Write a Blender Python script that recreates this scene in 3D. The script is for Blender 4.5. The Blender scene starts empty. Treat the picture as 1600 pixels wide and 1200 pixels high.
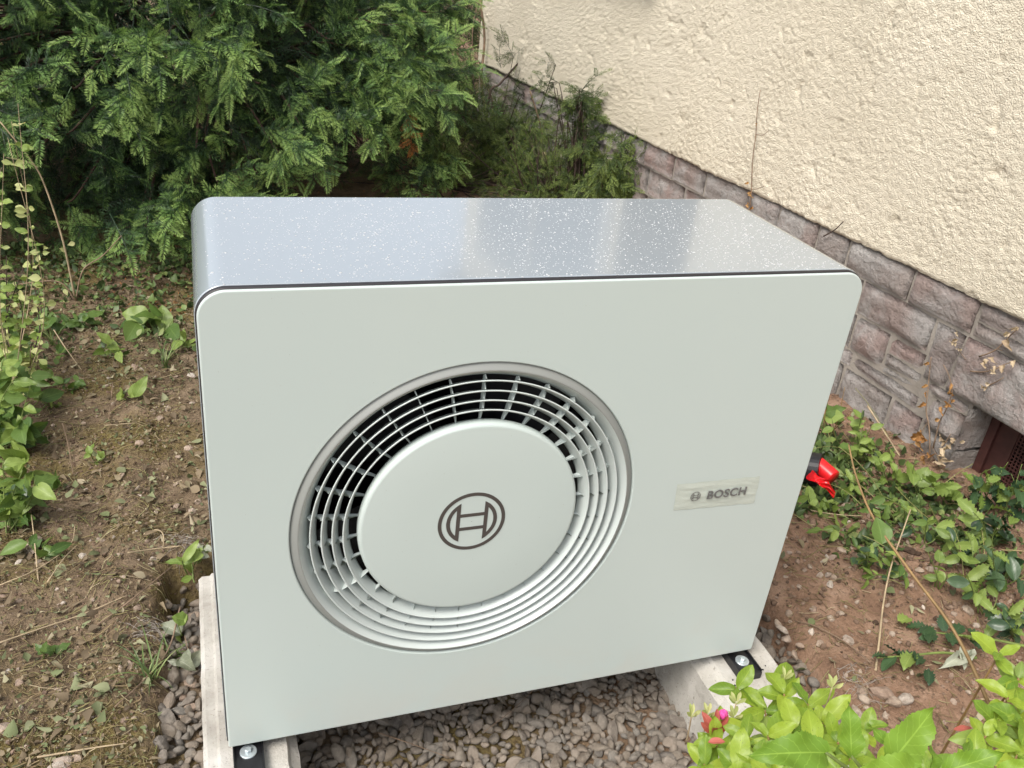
import bpy, bmesh, math
import numpy as np
from mathutils import Matrix, Vector

SC = bpy.context.scene
COL = SC.collection
RAD = math.radians

# ------------------------------------------------------------------ camera
CAM = np.array([0.0203, -1.1379, 1.3545])
YAW, PIT, ROL, FPX = 0.3727, -0.4862, 0.1132, 1364.95
_f = np.array([math.sin(YAW)*math.cos(PIT), math.cos(YAW)*math.cos(PIT), math.sin(PIT)])
_r0 = np.array([math.cos(YAW), -math.sin(YAW), 0.0])
_u0 = np.cross(_r0, _f)
_r = _r0*math.cos(ROL) + _u0*math.sin(ROL)
_u = -_r0*math.sin(ROL) + _u0*math.cos(ROL)
cam = bpy.data.cameras.new('camera')
cam.sensor_fit = 'HORIZONTAL'
cam.sensor_width = 36.0
cam.lens = FPX/1600*36.0
cam.clip_start = 0.02
cam.clip_end = 3000
camo = bpy.data.objects.new('camera', cam)
COL.objects.link(camo)
camo.matrix_world = Matrix(((_r[0], _u[0], -_f[0], CAM[0]), (_r[1], _u[1], -_f[1], CAM[1]),
                            (_r[2], _u[2], -_f[2], CAM[2]), (0, 0, 0, 1)))
SC.camera = camo

# ------------------------------------------------------------------ sky, sun, exposure
SUN_DIR = np.array([-0.62, -0.42, 1.05])           # towards the sun
SUN_DIR = SUN_DIR/np.linalg.norm(SUN_DIR)
world = bpy.data.worlds.new('World')
SC.world = world
world.use_nodes = True
wn = world.node_tree.nodes
wl = world.node_tree.links
wn.clear()
sky = wn.new('ShaderNodeTexSky')
sky.sky_type = 'NISHITA'
sky.sun_disc = False
sky.sun_elevation = math.asin(SUN_DIR[2])
sky.sun_rotation = math.atan2(SUN_DIR[0], SUN_DIR[1])
sky.air_density = 1.0
sky.dust_density = 4.0
sky.ozone_density = 1.0
hs = wn.new('ShaderNodeHueSaturation')
hs.inputs['Saturation'].default_value = 0.42
bg = wn.new('ShaderNodeBackground')
bg.inputs['Strength'].default_value = 0.14
wo = wn.new('ShaderNodeOutputWorld')
wl.new(sky.outputs[0], hs.inputs['Color'])
wl.new(hs.outputs[0], bg.inputs['Color'])
wl.new(bg.outputs[0], wo.inputs['Surface'])
sun = bpy.data.lights.new('sun', 'SUN')
sun.energy = 1.5
sun.angle = RAD(22)
sun.color = (1.0, 0.94, 0.86)
suno = bpy.data.objects.new('sun', sun)
COL.objects.link(suno)
suno.rotation_euler = Vector(SUN_DIR).to_track_quat('Z', 'Y').to_euler()
suno.location = (0, 0, 6)
SC.view_settings.view_transform = 'Standard'
SC.view_settings.look = 'None'
SC.view_settings.gamma = 1.0
SC.view_settings.use_curve_mapping = False
SC.view_settings.exposure = 0.8
SC.cycles.adaptive_threshold = 0.015
SC.cycles.max_bounces = 6
SC.cycles.diffuse_bounces = 3
SC.cycles.glossy_bounces = 3
SC.cycles.transmission_bounces = 4
SC.cycles.transparent_max_bounces = 4
SC.cycles.caustics_reflective = False
SC.cycles.caustics_refractive = False

# ------------------------------------------------------------------ helpers
RNG = np.random.default_rng(11)


def rnd(a=0.0, b=1.0):
    return float(RNG.uniform(a, b))


def ray(px, py):
    return (px-800)/FPX*_r + (600-py)/FPX*_u + _f


def at_z(px, py, z):
    d = ray(px, py)
    return CAM + d*(z-CAM[2])/d[2]


def at_y(px, py, y):
    d = ray(px, py)
    return CAM + d*(y-CAM[1])/d[1]


def at_t(px, py, t):
    return CAM + ray(px, py)*t


def project(P):
    d = np.asarray(P, float) - CAM
    w = d@_f
    return np.stack([800+FPX*(d@_r)/w, 600-FPX*(d@_u)/w, w], -1)


def _hash(ix, iy, seed):
    h = (ix.astype(np.int64)*374761393 + iy.astype(np.int64)*668265263 + seed*1442695) & 0x7fffffff
    h = ((h ^ (h >> 13))*1274126177) & 0x7fffffff
    return ((h ^ (h >> 16)) & 0xffff)/65535.0


def vnoise(x, y, seed=0):
    x = np.asarray(x, float)
    y = np.asarray(y, float)
    ix = np.floor(x)
    iy = np.floor(y)
    fx = x-ix
    fy = y-iy
    fx = fx*fx*(3-2*fx)
    fy = fy*fy*(3-2*fy)
    a = _hash(ix, iy, seed)
    b = _hash(ix+1, iy, seed)
    c = _hash(ix, iy+1, seed)
    d = _hash(ix+1, iy+1, seed)
    return (a*(1-fx)+b*fx)*(1-fy) + (c*(1-fx)+d*fx)*fy - 0.5


def fbm(x, y, seed=0, octs=4):
    s = 0
    a = 1.0
    x = np.asarray(x, float)
    y = np.asarray(y, float)
    for k in range(octs):
        s = s + a*vnoise(x, y, seed+k*17)
        x = x*2.03+3.1
        y = y*2.03+1.7
        a *= 0.5
    return s


def worley(x, y, seed=0):
    ix = np.floor(x)
    iy = np.floor(y)
    best = np.full(x.shape, 9.0)
    for a in (-1, 0, 1):
        for b in (-1, 0, 1):
            cx = ix+a
            cy = iy+b
            px = cx+_hash(cx, cy, seed)
            py = cy+_hash(cx, cy, seed+7)
            best = np.minimum(best, (px-x)**2+(py-y)**2)
    return np.sqrt(best)


def link(o, parent=None, loc=None):
    COL.objects.link(o)
    if parent is not None:
        o.parent = parent
        if parent.get('_wx') is not None:
            o.matrix_parent_inverse = Matrix.Translation((-parent['_wx'], -parent['_wy'], -parent['_wz']))
    return o


def mesh_np(name, V, faces_by_n, smooth=True, tint=None, uv=None):
    """V (n,3); faces_by_n list of int arrays (m,k)."""
    me = bpy.data.meshes.new(name)
    V = np.asarray(V, np.float32)
    me.vertices.add(len(V))
    me.vertices.foreach_set('co', V.ravel())
    loops = []
    starts = []
    n = 0
    for F in faces_by_n:
        F = np.asarray(F, np.int32)
        if len(F) == 0:
            continue
        k = F.shape[1]
        loops.append(F.ravel())
        starts.append(n + np.arange(len(F))*k)
        n += F.size
    L = np.concatenate(loops)
    S = np.concatenate(starts)
    me.loops.add(len(L))
    me.loops.foreach_set('vertex_index', L)
    me.polygons.add(len(S))
    me.polygons.foreach_set('loop_start', S.astype(np.int32))
    me.update(calc_edges=True)
    me.polygons.foreach_set('use_smooth', np.full(len(S), bool(smooth)))
    if tint is not None:
        at = me.attributes.new('tint', 'FLOAT', 'POINT')
        at.data.foreach_set('value', np.asarray(tint, np.float32))
    if uv is not None:
        ul = me.uv_layers.new(name='UVMap')
        ul.data.foreach_set('uv', np.asarray(uv, np.float32)[L].ravel())
    me.validate()
    return me


def obj(name, me, mat=None, parent=None, **props):
    o = bpy.data.objects.new(name, me)
    if mat is not None and me is not None and not me.materials:
        me.materials.append(mat)
    link(o, parent)
    for k, v in props.items():
        o[k] = v
    return o


def thing(name, label, cat, loc, group=None):
    o = bpy.data.objects.new(name, None)
    COL.objects.link(o)
    o.empty_display_size = 0.05
    o.location = tuple(float(v) for v in loc)
    o['label'] = label
    o['category'] = cat
    if group:
        o['group'] = group
    o['_wx'], o['_wy'], o['_wz'] = (float(v) for v in loc)
    return o


def tag(o, label, cat, group=None):
    o['label'] = label
    o['category'] = cat
    if group:
        o['group'] = group
    return o


class MB:
    """collects geometry (verts, quads, tris)"""

    def __init__(self):
        self.V = []
        self.Q = []
        self.T = []
        self.A = []
        self.n = 0

    def add(self, V, Q=None, T=None, a=0.5):
        V = np.asarray(V, float).reshape(-1, 3)
        self.V.append(V)
        if Q is not None and len(Q):
            self.Q.append(np.asarray(Q, int)+self.n)
        if T is not None and len(T):
            self.T.append(np.asarray(T, int)+self.n)
        self.A.append(np.broadcast_to(np.asarray(a, float), (len(V),)))
        self.n += len(V)

    def box(self, lo, hi, a=0.5):
        x0, y0, z0 = lo
        x1, y1, z1 = hi
        V = [(x0, y0, z0), (x1, y0, z0), (x1, y1, z0), (x0, y1, z0), (x0, y0, z1), (x1, y0, z1), (x1, y1, z1), (x0, y1, z1)]
        Q = [(0, 3, 2, 1), (4, 5, 6, 7), (0, 1, 5, 4), (1, 2, 6, 5), (2, 3, 7, 6), (3, 0, 4, 7)]
        self.add(V, Q, a=a)

    def tube(self, P, R, k=6, a=0.5, cap=True):
        P = np.asarray(P, float)
        R = np.broadcast_to(np.asarray(R, float), (len(P),))
        T = np.gradient(P, axis=0)
        T /= np.linalg.norm(T, axis=1)[:, None]+1e-12
        ref = np.array([0, 0, 1.0]) if abs(T[0][2]) < 0.9 else np.array([1.0, 0, 0])
        N = np.cross(T, ref)
        N /= np.linalg.norm(N, axis=1)[:, None]+1e-12
        B = np.cross(T, N)
        ang = np.arange(k)*2*np.pi/k
        V = P[:, None, :] + R[:, None, None]*(np.cos(ang)[None, :, None]*N[:, None, :]+np.sin(ang)[None, :, None]*B[:, None, :])
        m = len(P)
        i = np.arange(m-1)[:, None]*k
        j = np.arange(k)[None, :]
        j2 = (j+1) % k
        Q = np.stack([i+j, i+j2, i+k+j2, i+k+j], -1).reshape(-1, 4)
        V = V.reshape(-1, 3)
        T3 = []
        if cap:
            V = np.vstack([V, P[:1], P[-1:]])
            for q in range(k):
                T3.append((m*k, (q+1) % k, q))
                T3.append((m*k+1, (m-1)*k+q, (m-1)*k+(q+1) % k))
        self.add(V, Q, T3, a)

    def mesh(self, name, smooth=True, tint=False):
        F = []
        if self.Q:
            F.append(np.concatenate(self.Q))
        if self.T:
            F.append(np.concatenate(self.T))
        return mesh_np(name, np.concatenate(self.V), F, smooth, np.concatenate(self.A) if tint else None)


def lathe(prof, cx, cz, n=128, close=False):
    """revolve (r, y) about the y axis through (cx, cz)"""
    prof = np.asarray(prof, float)
    a = np.arange(n)*2*np.pi/n
    V = np.stack([cx+prof[:, 0][:, None]*np.cos(a), np.broadcast_to(prof[:, 1][:, None], (len(prof), n)),
                  cz+prof[:, 0][:, None]*np.sin(a)], -1).reshape(-1, 3)
    m = len(prof)
    rows = np.arange(m if close else m-1)
    i = rows[:, None]*n
    i2 = ((rows+1) % m)[:, None]*n
    j = np.arange(n)[None, :]
    j2 = (j+1) % n
    Q = np.stack([i+j, i+j2, i2+j2, i2+j], -1).reshape(-1, 4)
    return V, Q


def smoothcurve(pts, n=24):
    """Catmull-Rom through pts"""
    P = np.asarray(pts, float)
    P = np.vstack([2*P[0]-P[1], P, 2*P[-1]-P[-2]])
    out = []
    seg = max(2, n//(len(P)-3))
    for i in range(1, len(P)-2):
        t = np.linspace(0, 1, seg, endpoint=False)[:, None]
        p0, p1, p2, p3 = P[i-1:i+3]
        out.append(0.5*((2*p1)+(-p0+p2)*t+(2*p0-5*p1+4*p2-p3)*t*t+(-p0+3*p1-3*p2+p3)*t**3))
    out.append(P[-2][None])
    return np.vstack(out)


def frame(base, direc, normal, sx, sy, sz=None):
    """matrix: local +Y along direc, +Z near normal"""
    y = Vector(direc).normalized()
    z = Vector(normal)
    z = (z - y*z.dot(y))
    if z.length < 1e-5:
        z = y.orthogonal()
    z.normalize()
    x = y.cross(z)
    sz = sz or sy
    M = Matrix(((x.x*sx, y.x*sy, z.x*sz, base[0]), (x.y*sx, y.y*sy, z.y*sz, base[1]),
                (x.z*sx, y.z*sy, z.z*sz, base[2]), (0, 0, 0, 1)))
    return M


# ------------------------------------------------------------------ materials
class NT:
    def __init__(self, name):
        self.m = bpy.data.materials.new(name)
        self.m.use_nodes = True
        self.t = self.m.node_tree
        self.p = self.t.nodes['Principled BSDF']
        self.out = self.t.nodes['Material Output']

    def n(self, kind, **kw):
        x = self.t.nodes.new(kind)
        for k, v in kw.items():
            if hasattr(x, k):
                setattr(x, k, v)
            else:
                x.inputs[k].default_value = v
        return x

    def l(self, a, b):
        self.t.links.new(a, b)

    def coords(self, scale=None, kind='Object'):
        c = self.n('ShaderNodeTexCoord')
        if scale is None:
            return c.outputs[kind]
        mp = self.n('ShaderNodeMapping')
        mp.inputs['Scale'].default_value = scale
        self.l(c.outputs[kind], mp.inputs['Vector'])
        return mp.outputs[0]

    def noise(self, scale, detail=4, rough=0.55, vec=None, dist=0.0):
        x = self.n('ShaderNodeTexNoise')
        x.inputs['Scale'].default_value = scale
        x.inputs['Detail'].default_value = detail
        x.inputs['Roughness'].default_value = rough
        x.inputs['Distortion'].default_value = dist
        self.l(vec if vec is not None else self.coords(), x.inputs['Vector'])
        return x.outputs['Fac']

    def ramp(self, fac, stops):
        x = self.n('ShaderNodeValToRGB')
        els = x.color_ramp.elements
        while len(els) < len(stops):
            els.new(0.5)
        for e, (p, c) in zip(els, stops):
            e.position = p
            e.color = (c[0], c[1], c[2], 1) if not np.isscalar(c) else (c, c, c, 1)
        self.l(fac, x.inputs['Fac'])
        return x.outputs['Color']

    def mix(self, fac, a, b, blend='MIX'):
        x = self.n('ShaderNodeMix')
        x.data_type = 'RGBA'
        x.blend_type = blend
        for s, v in ((x.inputs['Factor'], fac), (x.inputs['A'], a), (x.inputs['B'], b)):
            if hasattr(v, 'is_linked') or hasattr(v, 'links'):
                self.l(v, s)
            elif np.isscalar(v):
                s.default_value = v
            else:
                s.default_value = (v[0], v[1], v[2], 1)
        return [o for o in x.outputs if o.type == 'RGBA'][0]

    def math(self, op, a, b=0.0):
        x = self.n('ShaderNodeMath')
        x.operation = op
        for s, v in ((x.inputs[0], a), (x.inputs[1], b)):
            if np.isscalar(v):
                s.default_value = v
            else:
                self.l(v, s)
        return x.outputs[0]

    def bump(self, h, strength=0.5, dist=0.01):
        x = self.n('ShaderNodeBump')
        x.inputs['Strength'].default_value = strength
        x.inputs['Distance'].default_value = dist
        self.l(h, x.inputs['Height'])
        self.l(x.outputs[0], self.p.inputs['Normal'])
        return x

    def set(self, color=None, rough=None, metal=None, spec=None):
        if color is not None:
            if hasattr(color, 'links'):
                self.l(color, self.p.inputs['Base Color'])
            else:
                self.p.inputs['Base Color'].default_value = (*color[:3], 1)
        if rough is not None:
            if np.isscalar(rough):
                self.p.inputs['Roughness'].default_value = rough
            else:
                self.l(rough, self.p.inputs['Roughness'])
        if metal is not None:
            self.p.inputs['Metallic'].default_value = metal
        if spec is not None:
            self.p.inputs['Specular IOR Level'].default_value = spec
        return self

    def translucent(self, color, fac):
        tr = self.n('ShaderNodeBsdfTranslucent')
        if hasattr(color, 'links'):
            self.l(color, tr.inputs['Color'])
        else:
            tr.inputs['Color'].default_value = (*color[:3], 1)
        mx = self.n('ShaderNodeMixShader')
        mx.inputs[0].default_value = fac
        self.l(self.p.outputs[0], mx.inputs[1])
        self.l(tr.outputs[0], mx.inputs[2])
        self.l(mx.outputs[0], self.out.inputs['Surface'])


def mat_plain(name, color, rough=0.5, metal=0.0, spec=0.5, var=0.0, vscale=8, bump=0.0, bscale=200):
    t = NT(name)
    c = color
    if var:
        nz = t.noise(vscale, 5)
        c = t.ramp(nz, [(0.3, tuple(v*(1-var) for v in color)), (0.7, tuple(min(1, v*(1+var)) for v in color))])
    t.set(c, rough, metal, spec)
    if bump:
        t.bump(t.noise(bscale, 3), bump, 0.002)
    return t.m


def mat_leaf(name, c0, c1, vein=0.35, rough=0.42, trans=0.3, spots=0.0, tint=False, edge=None):
    t = NT(name)
    if tint:
        a = t.n('ShaderNodeAttribute', attribute_name='tint')
        f = a.outputs['Fac']
    else:
        oi = t.n('ShaderNodeObjectInfo')
        f = oi.outputs['Random']
    nz = t.noise(9 if tint else 3, 3)
    f2 = t.math('ADD', f, t.math('MULTIPLY', t.math('SUBTRACT', nz, 0.5), 0.5))
    col = t.ramp(f2, [(0.0, c0), (1.0, c1)])
    if vein and not tint:
        uv = t.n('ShaderNodeUVMap')
        sp = t.n('ShaderNodeSeparateXYZ')
        t.l(uv.outputs[0], sp.inputs[0])
        au = t.math('ABSOLUTE', t.math('SUBTRACT', sp.outputs[0], 0.5))
        mid = t.math('LESS_THAN', au, 0.022)
        w = t.math('SUBTRACT', sp.outputs[1], t.math('MULTIPLY', au, 0.55))
        fr = t.math('FRACT', t.math('MULTIPLY', w, 7.0))
        side = t.math('LESS_THAN', t.math('ABSOLUTE', t.math('SUBTRACT', fr, 0.5)), 0.045)
        mask = t.math('MAXIMUM', mid, t.math('MULTIPLY', side, 0.6))
        lite = tuple(min(1, v*1.5+0.03) for v in c1)
        col = t.mix(t.math('MULTIPLY', mask, vein), col, lite)
        t.bump(t.math('MULTIPLY', t.math('ADD', mask, t.math('MULTIPLY', nz, 0.6)), -1.0), 0.35, 0.002)
    if spots:
        vo = t.n('ShaderNodeTexVoronoi')
        vo.inputs['Scale'].default_value = 9
        t.l(t.coords(), vo.inputs['Vector'])
        sm = t.math('MULTIPLY', t.math('LESS_THAN', vo.outputs['Distance'], 0.13), spots)
        col = t.mix(sm, col, (0.03, 0.028, 0.012))
    t.set(col, rough, spec=0.4)
    tc = t.mix(0.5, col, (c1[0]*1.3, c1[1]*1.3, c1[2]*0.6))
    t.translucent(tc, trans)
    return t.m


M = {}

# painted sheet metal
t = NT('panel_paint')
oc = t.coords()
nz = t.noise(2.2, 3, 0.5, oc)
sm = t.noise(7, 5, 0.6, oc, 0.6)
sp = t.n('ShaderNodeSeparateXYZ')
t.l(oc, sp.inputs[0])
low = t.ramp(sp.outputs[2], [(0.0, 1.0), (0.16, 0.0)])
base = t.ramp(nz, [(0.3, (0.492, 0.566, 0.542)), (0.7, (0.507, 0.574, 0.549))])
dust = t.math('MULTIPLY', low, t.ramp(sm, [(0.42, 0.0), (0.62, 0.55)]))
c = t.mix(dust, base, (0.53, 0.545, 0.50))
spk = t.noise(240, 2, 0.5, oc)
c = t.mix(t.math('MULTIPLY', t.ramp(spk, [(0.735, 0.0), (0.75, 1.0)]), 0.35), c, (0.30, 0.29, 0.25))
t.set(c, t.math('ADD', t.math('MULTIPLY', sm, 0.14), 0.26))
t.bump(t.noise(900, 2), 0.05, 0.0006)
M['panel'] = t.m

t = NT('casing_paint')
sm = t.noise(5, 5, 0.6)
t.set((0.36, 0.405, 0.435), t.math('ADD', t.math('MULTIPLY', sm, 0.08), 0.11), 0.25)
t.p.inputs['Coat Weight'].default_value = 0.5
t.p.inputs['Coat Roughness'].default_value = 0.06
t.bump(t.noise(700, 2), 0.05, 0.0006)
M['casing'] = t.m

M['grille'] = mat_plain('grille_plastic', (0.525, 0.580, 0.562), 0.36)
M['bezel'] = mat_plain('bezel_grey', (0.25, 0.262, 0.248), 0.42)
M['black'] = mat_plain('black_interior', (0.006, 0.006, 0.007), 0.6)
M['fan'] = mat_plain('fan_plastic', (0.018, 0.018, 0.02), 0.45)
M['gap'] = mat_plain('gap_rubber', (0.018, 0.016, 0.018), 0.55)
M['print'] = mat_plain('emblem_print', (0.068, 0.060, 0.055), 0.45)
M['print2'] = mat_plain('lettering_print', (0.13, 0.13, 0.128), 0.5)
M['blackmetal'] = mat_plain('black_steel', (0.010, 0.010, 0.012), 0.33, var=0.5, vscale=60)
M['zinc'] = mat_plain('zinc_bolt', (0.50, 0.56, 0.58), 0.34, 0.55, var=0.12, vscale=120)
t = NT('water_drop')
t.set((0.93, 0.95, 0.96), 0.12)  # white body colour stands in for the glint of the drops
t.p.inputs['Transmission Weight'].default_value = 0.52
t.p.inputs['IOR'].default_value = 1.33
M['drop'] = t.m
t = NT('clear_film')
t.set((0.485, 0.535, 0.480), 0.22)
t.bump(t.noise(60, 4, 0.6, t.coords((0.6, 1, 1.4))), 0.22, 0.004)
M['tape'] = t.m

# concrete
t = NT('concrete')
big = t.noise(7, 6, 0.65)
fine = t.noise(160, 4, 0.7)
c = t.ramp(big, [(0.28, (0.26, 0.24, 0.205)), (0.5, (0.44, 0.42, 0.375)), (0.75, (0.59, 0.575, 0.535))])
c = t.mix(t.math('MULTIPLY', t.math('LESS_THAN', fine, 0.38), 0.55), c, (0.17, 0.15, 0.12))
t.set(c, 0.9)
t.bump(t.math('ADD', fine, t.math('MULTIPLY', big, 2.0)), 0.6, 0.004)
M['concrete'] = t.m

# plaster
t = NT('roughcast_plaster')
oc = t.coords()
g1 = t.noise(95, 5, 0.7, oc)
g2 = t.noise(330, 3, 0.65, oc)
g0 = t.noise(2.2, 5, 0.6, oc)
vo = t.n('ShaderNodeTexVoronoi')
vo.inputs['Scale'].default_value = 190
t.l(oc, vo.inputs['Vector'])
c = t.ramp(g0, [(0.25, (0.61, 0.55, 0.425)), (0.5, (0.67, 0.61, 0.48)), (0.75, (0.71, 0.65, 0.52))])
c = t.mix(t.math('MULTIPLY', t.math('GREATER_THAN', g2, 0.63), 0.45), c, (0.34, 0.28, 0.20))  # dark grains, strengthened to paint the shade of the crevices
t.set(c, 0.92)
h = t.math('ADD', t.math('MULTIPLY', g1, 1.1), t.math('ADD', t.math('MULTIPLY', g2, 1.0), t.math('MULTIPLY', vo.outputs['Distance'], -1.1)))
t.bump(h, 0.7, 0.0060)
M['plaster'] = t.m

# sandstone
t = NT('red_sandstone')
oi = t.n('ShaderNodeObjectInfo')
oc = t.coords()
n1 = t.noise(6, 6, 0.62, oc, 0.4)
n2 = t.noise(60, 5, 0.7, oc)
n3 = t.noise(18, 4, 0.6, oc)
base = t.ramp(oi.outputs['Random'], [(0.0, (0.245, 0.200, 0.178)), (0.35, (0.280, 0.208, 0.186)), (0.65, (0.262, 0.235, 0.212)), (1.0, (0.225, 0.185, 0.170))])
grey = t.ramp(n3, [(0.4, (0.29, 0.278, 0.262)), (0.7, (0.40, 0.385, 0.365))])
c = t.mix(t.ramp(n1, [(0.40, 0.0), (0.60, 0.85)]), base, grey)
c = t.mix(t.math('MULTIPLY', t.ramp(n2, [(0.3, 1.0), (0.45, 0.0)]), 0.5), c, (0.12, 0.085, 0.075))
t.set(c, 0.9)
t.bump(t.math('ADD', t.math('MULTIPLY', n3, 1.0), t.math('MULTIPLY', n2, 0.8)), 1.0, 0.016)
M['stone'] = t.m
t = NT('lime_mortar')
n1 = t.noise(12, 5)
n2 = t.noise(140, 4, 0.7)
t.set(t.ramp(n1, [(0.3, (0.23, 0.205, 0.175)), (0.7, (0.34, 0.31, 0.27))]), 0.95)
t.bump(t.math('ADD', n1, n2), 0.7, 0.006)
M['mortar'] = t.m
M['whitepaint'] = mat_plain('grey_window_paint', (0.42, 0.42, 0.41), 0.4)
M['unseen_shutter'] = mat_plain('blue_grey_shutter', (0.16, 0.20, 0.25), 0.5)
M['glass'] = mat_plain('window_glass', (0.02, 0.025, 0.03), 0.03, spec=1.0)
M['glass'].node_tree.nodes['Principled BSDF'].inputs['IOR'].default_value = 2.2
M['redmetal'] = mat_plain('red_oxide_metal', (0.060, 0.022, 0.019), 0.55, var=0.35, vscale=20)  # red-brown taken darker: dim light of the recess put into the colour
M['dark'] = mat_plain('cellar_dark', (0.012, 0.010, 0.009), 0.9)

# ground
t = NT('garden_soil')
oc = t.coords()
sx = t.n('ShaderNodeSeparateXYZ')
t.l(oc, sx.inputs[0])
n0 = t.noise(1.6, 5, 0.6, oc)
n1 = t.noise(9, 6, 0.68, oc)
n2 = t.noise(70, 5, 0.72, oc)
n3 = t.noise(220, 3, 0.6, oc)
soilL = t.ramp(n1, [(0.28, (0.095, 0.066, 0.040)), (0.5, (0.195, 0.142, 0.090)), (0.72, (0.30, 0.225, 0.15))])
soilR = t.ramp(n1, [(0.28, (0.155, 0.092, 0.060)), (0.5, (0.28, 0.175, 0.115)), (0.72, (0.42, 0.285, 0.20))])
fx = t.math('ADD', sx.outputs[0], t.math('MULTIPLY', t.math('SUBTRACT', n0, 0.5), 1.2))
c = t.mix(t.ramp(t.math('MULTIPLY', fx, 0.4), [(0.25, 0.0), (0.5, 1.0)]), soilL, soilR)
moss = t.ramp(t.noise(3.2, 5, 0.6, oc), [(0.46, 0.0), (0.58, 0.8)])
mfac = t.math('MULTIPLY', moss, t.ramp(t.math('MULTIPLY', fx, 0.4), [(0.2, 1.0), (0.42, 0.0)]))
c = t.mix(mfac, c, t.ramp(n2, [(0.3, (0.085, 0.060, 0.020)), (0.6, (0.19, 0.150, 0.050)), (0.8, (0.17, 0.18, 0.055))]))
c = t.mix(t.math('MULTIPLY', t.ramp(n2, [(0.32, 1.0), (0.46, 0.0)]), 0.6), c, (0.035, 0.024, 0.016))
c = t.mix(t.math('MULTIPLY', t.ramp(n3, [(0.62, 0.0), (0.72, 1.0)]), 0.4), c, (0.34, 0.27, 0.20))
t.set(c, 0.95, spec=0.2)
t.bump(t.math('ADD', t.math('MULTIPLY', n1, 1.0), t.math('ADD', t.math('MULTIPLY', n2, 0.8), t.math('MULTIPLY', n3, 0.35))), 0.9, 0.016)
M['soil'] = t.m

# pebbles: each has its own colour
t = NT('river_pebble')
oi = t.n('ShaderNodeObjectInfo')
at = t.n('ShaderNodeAttribute', attribute_name='tint')
oc = t.n('ShaderNodeNewGeometry').outputs['Position']
fsum = t.math('FRACT', t.math('ADD', oi.outputs['Random'], at.outputs['Fac']))
n1 = t.noise(55, 6, 0.68, oc)
base = t.ramp(fsum, [(0.0, (0.130, 0.104, 0.078)), (0.25, (0.215, 0.180, 0.140)), (0.5, (0.165, 0.152, 0.132)), (0.75, (0.260, 0.212, 0.165)), (1.0, (0.105, 0.095, 0.083))])
c = t.mix(t.ramp(n1, [(0.45, 0.0), (0.7, 0.6)]), base, (0.34, 0.30, 0.25))
t.set(c, 0.82)
t.bump(t.noise(190, 5, 0.75, oc), 0.9, 0.004)
M['pebble'] = t.m
t = NT('pale_field_stone')
oi = t.n('ShaderNodeObjectInfo')
oc = t.n('ShaderNodeNewGeometry').outputs['Position']
n1 = t.noise(70, 5, 0.65, oc)
base = t.ramp(oi.outputs['Random'], [(0.0, (0.38, 0.29, 0.22)), (0.4, (0.46, 0.38, 0.30)), (0.75, (0.33, 0.24, 0.18)), (1.0, (0.55, 0.50, 0.43))])
c = t.mix(t.ramp(n1, [(0.42, 0.0), (0.66, 0.7)]), base, (0.19, 0.13, 0.09))
t.set(c, 0.9)
t.bump(t.noise(180, 5, 0.75, oc), 0.9, 0.005)
M['fieldstone'] = t.m

# vegetation
M['yew'] = None
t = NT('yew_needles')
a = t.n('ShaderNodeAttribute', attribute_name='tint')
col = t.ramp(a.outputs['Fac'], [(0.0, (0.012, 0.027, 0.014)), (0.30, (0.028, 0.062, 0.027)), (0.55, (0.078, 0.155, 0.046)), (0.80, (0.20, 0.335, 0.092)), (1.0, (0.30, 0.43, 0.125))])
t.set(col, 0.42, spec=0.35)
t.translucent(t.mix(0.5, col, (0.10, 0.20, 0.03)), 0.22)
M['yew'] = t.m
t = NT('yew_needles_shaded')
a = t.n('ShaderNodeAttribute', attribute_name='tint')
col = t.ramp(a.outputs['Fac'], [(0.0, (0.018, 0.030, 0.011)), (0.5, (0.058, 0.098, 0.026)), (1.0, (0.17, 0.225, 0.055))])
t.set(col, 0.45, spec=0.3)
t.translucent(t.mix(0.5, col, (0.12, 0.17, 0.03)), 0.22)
M['yew2'] = t.m  # darker needle copy for shoots by the house, shade put into the colour
M['deadyew'] = mat_leaf('dead_yew_needles', (0.28, 0.10, 0.03), (0.50, 0.20, 0.06), tint=True, trans=0.2)
M['bark'] = mat_plain('yew_bark', (0.075, 0.042, 0.030), 0.9, var=0.5, vscale=25, bump=0.8, bscale=60)
M['twig'] = mat_plain('dry_twig', (0.21, 0.145, 0.095), 0.85, var=0.4, vscale=30)
M['darktwig'] = mat_plain('dark_twig', (0.07, 0.048, 0.036), 0.85, var=0.4, vscale=30)
M['straw'] = mat_plain('dry_straw', (0.36, 0.28, 0.175), 0.8, var=0.35, vscale=30)
M['greenstem'] = mat_plain('green_stem', (0.15, 0.20, 0.05), 0.6, var=0.3, vscale=30)
M['redstem'] = mat_plain('reddish_stem', (0.22, 0.135, 0.05), 0.6, var=0.3, vscale=30)
M['root'] = mat_plain('bleached_roots', (0.36, 0.32, 0.275), 0.9, var=0.3, vscale=60)
M['lf_bright'] = mat_leaf('bright_leaf', (0.13, 0.235, 0.028), (0.31, 0.41, 0.045), rough=0.38, trans=0.36, spots=0.8)
M['lf_big'] = mat_leaf('serrate_leaf', (0.15, 0.28, 0.032), (0.25, 0.39, 0.045), rough=0.45, trans=0.4, vein=0.5)
M['lf_mid'] = mat_leaf('mid_leaf', (0.065, 0.125, 0.030), (0.14, 0.22, 0.05), rough=0.4, trans=0.3)
M['lf_light'] = mat_leaf('light_leaf', (0.13, 0.20, 0.04), (0.26, 0.35, 0.085), rough=0.42, trans=0.3)
M['lf_dark'] = mat_leaf('glossy_dark_leaf', (0.025, 0.055, 0.024), (0.06, 0.11, 0.045), rough=0.30, trans=0.12, vein=0.3)
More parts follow.
